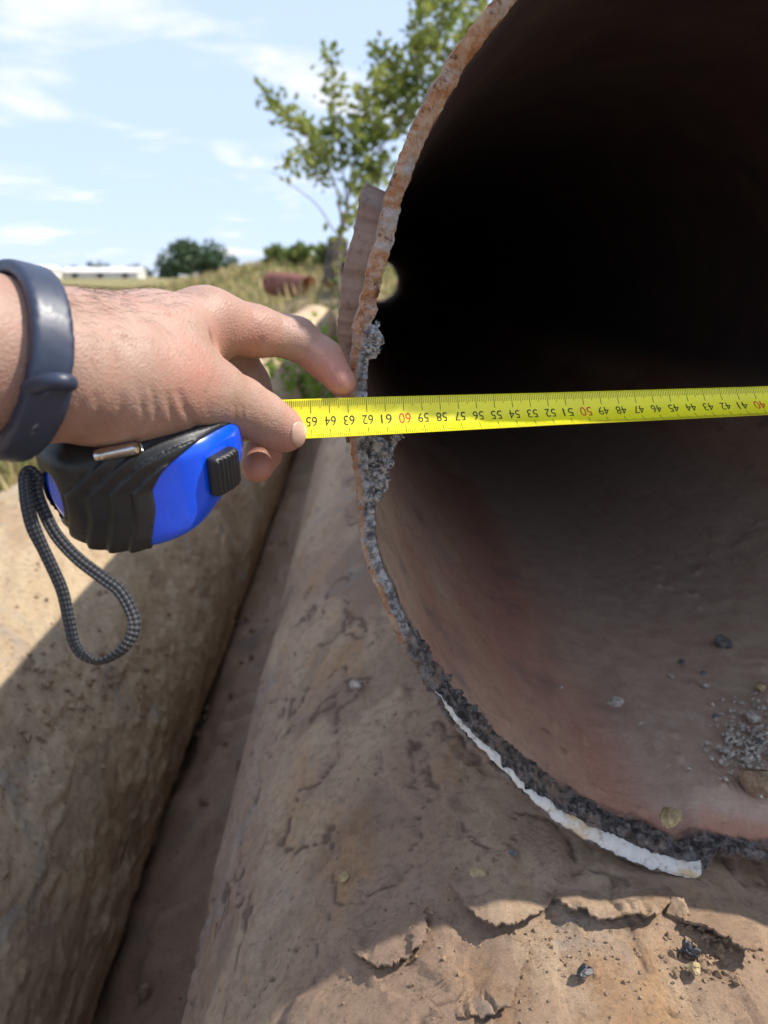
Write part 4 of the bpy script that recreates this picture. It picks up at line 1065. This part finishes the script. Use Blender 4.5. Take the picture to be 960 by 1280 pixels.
leafy('bush', gpt(287, 96), 1.4, 1.2, 500, .34, M['leaf_far'], 'low bush at the right foot of the round tree', 6, lift=.1, cat='bush')
lines = [(-20, 420, 9, 4.4), (22, 430, 8, 4.0), (66, 400, 9, 3.6), (92, 415, 6, 3.9), (128, 390, 11, 4.6), (150, 410, 9, 3.4), (178, 400, 10, 4.3), (200, 395, 8, 4.0), (222, 405, 9, 4.0), (300, 420, 9, 3.6), (330, 400, 9, 3.4)]
for k, (px, dist, rx, rz) in enumerate(lines):
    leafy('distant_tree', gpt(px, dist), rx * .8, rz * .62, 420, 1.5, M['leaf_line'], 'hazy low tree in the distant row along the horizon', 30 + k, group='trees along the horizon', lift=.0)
# pale long buildings far off
def barn(px0, px1, dist, h, label, roof, wall):
    a, b = gpt(px0, dist), gpt(px1, dist); r0 = empty('barn', (a + b) / 2); tag(r0, label, 'building')
    x0, x1 = a[0], b[0]; y0 = dist; y1 = dist + 14; z = 0.0; ym = (y0 + y1) / 2
    V = [(x0, y0, z), (x1, y0, z), (x1, y1, z), (x0, y1, z), (x0, y0, h), (x1, y0, h), (x1, y1, h), (x0, y1, h)]
    under(mesh('wall', V, [(0, 1, 5, 4), (1, 2, 6, 5), (2, 3, 7, 6), (3, 0, 4, 7)], wall, None, False), r0)
    V = [(x0 - .4, y0 - .5, h), (x1 + .4, y0 - .5, h), (x1 + .4, ym, h + 2.0), (x0 - .4, ym, h + 2.0), (x0 - .4, y1 + .5, h), (x1 + .4, y1 + .5, h)]
    under(mesh('roof', V, [(0, 1, 2, 3), (3, 2, 5, 4), (0, 3, 4), (1, 5, 2)], roof, None, False), r0)
    n = max(2, int((x1 - x0) / 9))
    for i in range(n):
        xc = x0 + (i + .5) * (x1 - x0) / n; under(mesh('door' if i % 3 == 1 else 'window', [(xc - 1.3, y0 - .05, .3), (xc + 1.3, y0 - .05, .3), (xc + 1.3, y0 - .05, h * .75), (xc - 1.3, y0 - .05, h * .75)], [(0, 1, 2, 3)], M['button'], None, False), r0)
pw_ = simple('pale render', (.55, .52, .47), (.66, .63, .58), .4, bump=0); pr_ = simple('pale sheet roof', (.60, .58, .55), (.70, .68, .64), .3, bump=0)
barn(34, 62, 330, 3.2, 'pale low building at the horizon just behind the wristband', pr_, pw_)
barn(78, 172, 345, 2.6, 'long pale shed with a sheet roof below the distant trees', pr_, pw_)
# grass: dry and green tufts over the field and the mound
def grass(name, n, xr, yr_, hgt, mat, label, seed, cond=None):
    rg = np.random.default_rng(seed)
    x = rg.uniform(*xr, n); y = yr_[0] + (yr_[1] - yr_[0]) * rg.random(n)**1.6
    x = x * np.clip(y / yr_[1] + .12, .12, 1)
    keep = ((np.abs(x + .2) > 1.0) | (y > 13.2)) & ~((x > -2.2) & (x < 1.0) & (y > 11) & (y < 18) & (rg.random(n) < .75))
    nz_ = fbm(np.stack([x, y, 0 * x], -1), .5, 3, seed) ; keep &= nz_ > (cond if cond is not None else -9)
    x, y = x[keep], y[keep]; z = ground_z(x, y); m = len(x)
    a = rg.uniform(0, 2 * np.pi, m); h_ = hgt * (.5 + rg.random(m)); wd = h_ * .06 + .0012 * y
    s = np.stack([np.cos(a), np.sin(a), 0 * a], -1) * wd[:, None]; ln = rg.normal(size=(m, 3)) * np.array([.3, .3, 0]) * h_[:, None]
    b = np.stack([x, y, z - .01], -1); t = b + ln + np.stack([0 * x, 0 * x, h_], -1)
    V = np.stack([b - s, b + s, t], 1).reshape(-1, 3)
    return tag(mesh(name, V, np.arange(3 * m).reshape(-1, 3), mat, None, False), label, 'grass', None, 'stuff')
M['dry'] = leafmat('dry grass', (.34, .27, .12), (.46, .38, .19), .3); M['green'] = leafmat('green grass', (.12, .17, .040), (.20, .24, .07), .3)
grass('dry_grass', 46000, (-30, 8), (1.5, 60), .28, M['dry'], 'pale dry grass over the field and mound', 3)
grass('green_grass', 30000, (-30, 8), (1.5, 60), .22, M['green'], 'patches of green grass in the dry field', 4, .02)
def weed(base, h_, n, label, seed, mat='weed', size=.07):
    rg = np.random.default_rng(seed); r0 = empty('weed', base); mb = MB(); lc = []
    for k in range(7):
        e = np.asarray(base) + np.array([rg.normal() * .16 * h_ * 2, rg.normal() * .14 * h_ * 2, h_ * (.6 + .5 * rg.random())])
        P = spline(np.array([base, (np.asarray(base) + e) / 2 + rg.normal(size=3) * .03, e]), 10); mb.add(*tube(P, np.linspace(.006, .002, 10), 5))
        for _ in range(n // 7): lc.append(P[rg.integers(2, 10)] + rg.normal(size=3) * .05)
    under(mb.build('stem', M[mat]), r0); V, F = leaves(np.array(lc), size, rg, .5, .3); lm = under(mesh('leaf_mass', V, F, M[mat], None, False), r0); lm['kind'] = 'stuff'
    return tag(r0, label, 'weed')
weed(W(432, 470, 3.4) * np.array([1, 1, 0]) + np.array([0, 0, .30]), .50, 300, 'bright green weed growing in the gap beside the cut pipe', 8)
weed(np.array([-.36, 4.3, .3]), .42, 200, 'yellow green weed on the far side of the dusty pipe', 9, 'weed', .06)
weed(gpt(436, 14.0), .42, 260, 'loose green weed in front of the leaning scrap', 10, 'weed', .10)
weed(gpt(372, 31), .5, 420, 'green scrub on the crest of the dry mound', 12, 'green', .35)
weed(gpt(345, 32), .42, 420, 'dull green scrub farther along the crest of the mound', 13, 'green', .35)
weed(gpt(405, 30), .6, 420, 'tall green scrub beside the leaning scrap', 14, 'green', .35)

# ------------------------------------------------------------------ scrap behind
def stub(name, a, b, r, mat, label, wall=.016, seed=0, cat='pipe'):
    """short hollow length of pipe from a to b"""
    a, b = np.asarray(a, float), np.asarray(b, float); r0 = empty(name, (a + b) / 2)
    n = 36; m = 16; P = np.linspace(a, b, m)
    Vo, _ = tube(P, r, n, False); Vi, _ = tube(P, r - wall, n, False)
    Vo = Vo.reshape(m, n, 3); ax_ = (b - a) / np.linalg.norm(b - a); ctr = P[:, None]; dirv = (Vo - ctr) / r
    Vo = Vo + dirv * (.04 * r * fbm(Vo, 5 / r * .3, 3, seed))[..., None]; j = .12 * r * fbm(Vo[0] * 1.0, 3 / r * .5, 3, seed + 1)
    Vo[0] += j[:, None] * ax_; Vi = Vi.reshape(m, n, 3); Vi[0] += j[:, None] * ax_
    under(mesh('wall', Vo, gridF(m, n, wrapv=True), mat), r0); under(mesh('bore', Vi, gridF(m, n, wrapv=True, flip=True), M['bore']), r0)
    for e in (0, m - 1): under(mesh('cut_edge', np.stack([Vo[e], Vi[e]], 0), gridF(2, n, wrapv=True), M['wall']), r0)
    return tag(r0, label, cat)
rr1 = simple('red rust', (.17, .065, .05), (.28, .12, .09), 9, bdist=.01); dk = simple('dark scorched steel', (.045, .038, .035), (.15, .115, .09), 8, bdist=.01)
p0 = gpt(384, 17); stub('scrap_pipe', p0 + np.array([.06, -.5, .36]), p0 + np.array([-.80, .5, .44]), .25, rr1, 'short reddish rusty pipe offcut lying in the weeds', seed=3)
p1 = gpt(418, 15.2); stub('scrap_pipe', p1 + np.array([-.02, -.2, .10]), p1 + np.array([.08, .1, .90]), .20, dk, 'dark scorched pipe offcut leaning upright in the scrap', seed=4)
p2 = gpt(440, 15.0); stub('scrap_pipe', p2 + np.array([.12, -.4, .55]), p2 + np.array([.5, .5, 1.0]), .24, dk, 'dark pipe stub tilted up behind the leaning offcut', seed=5)
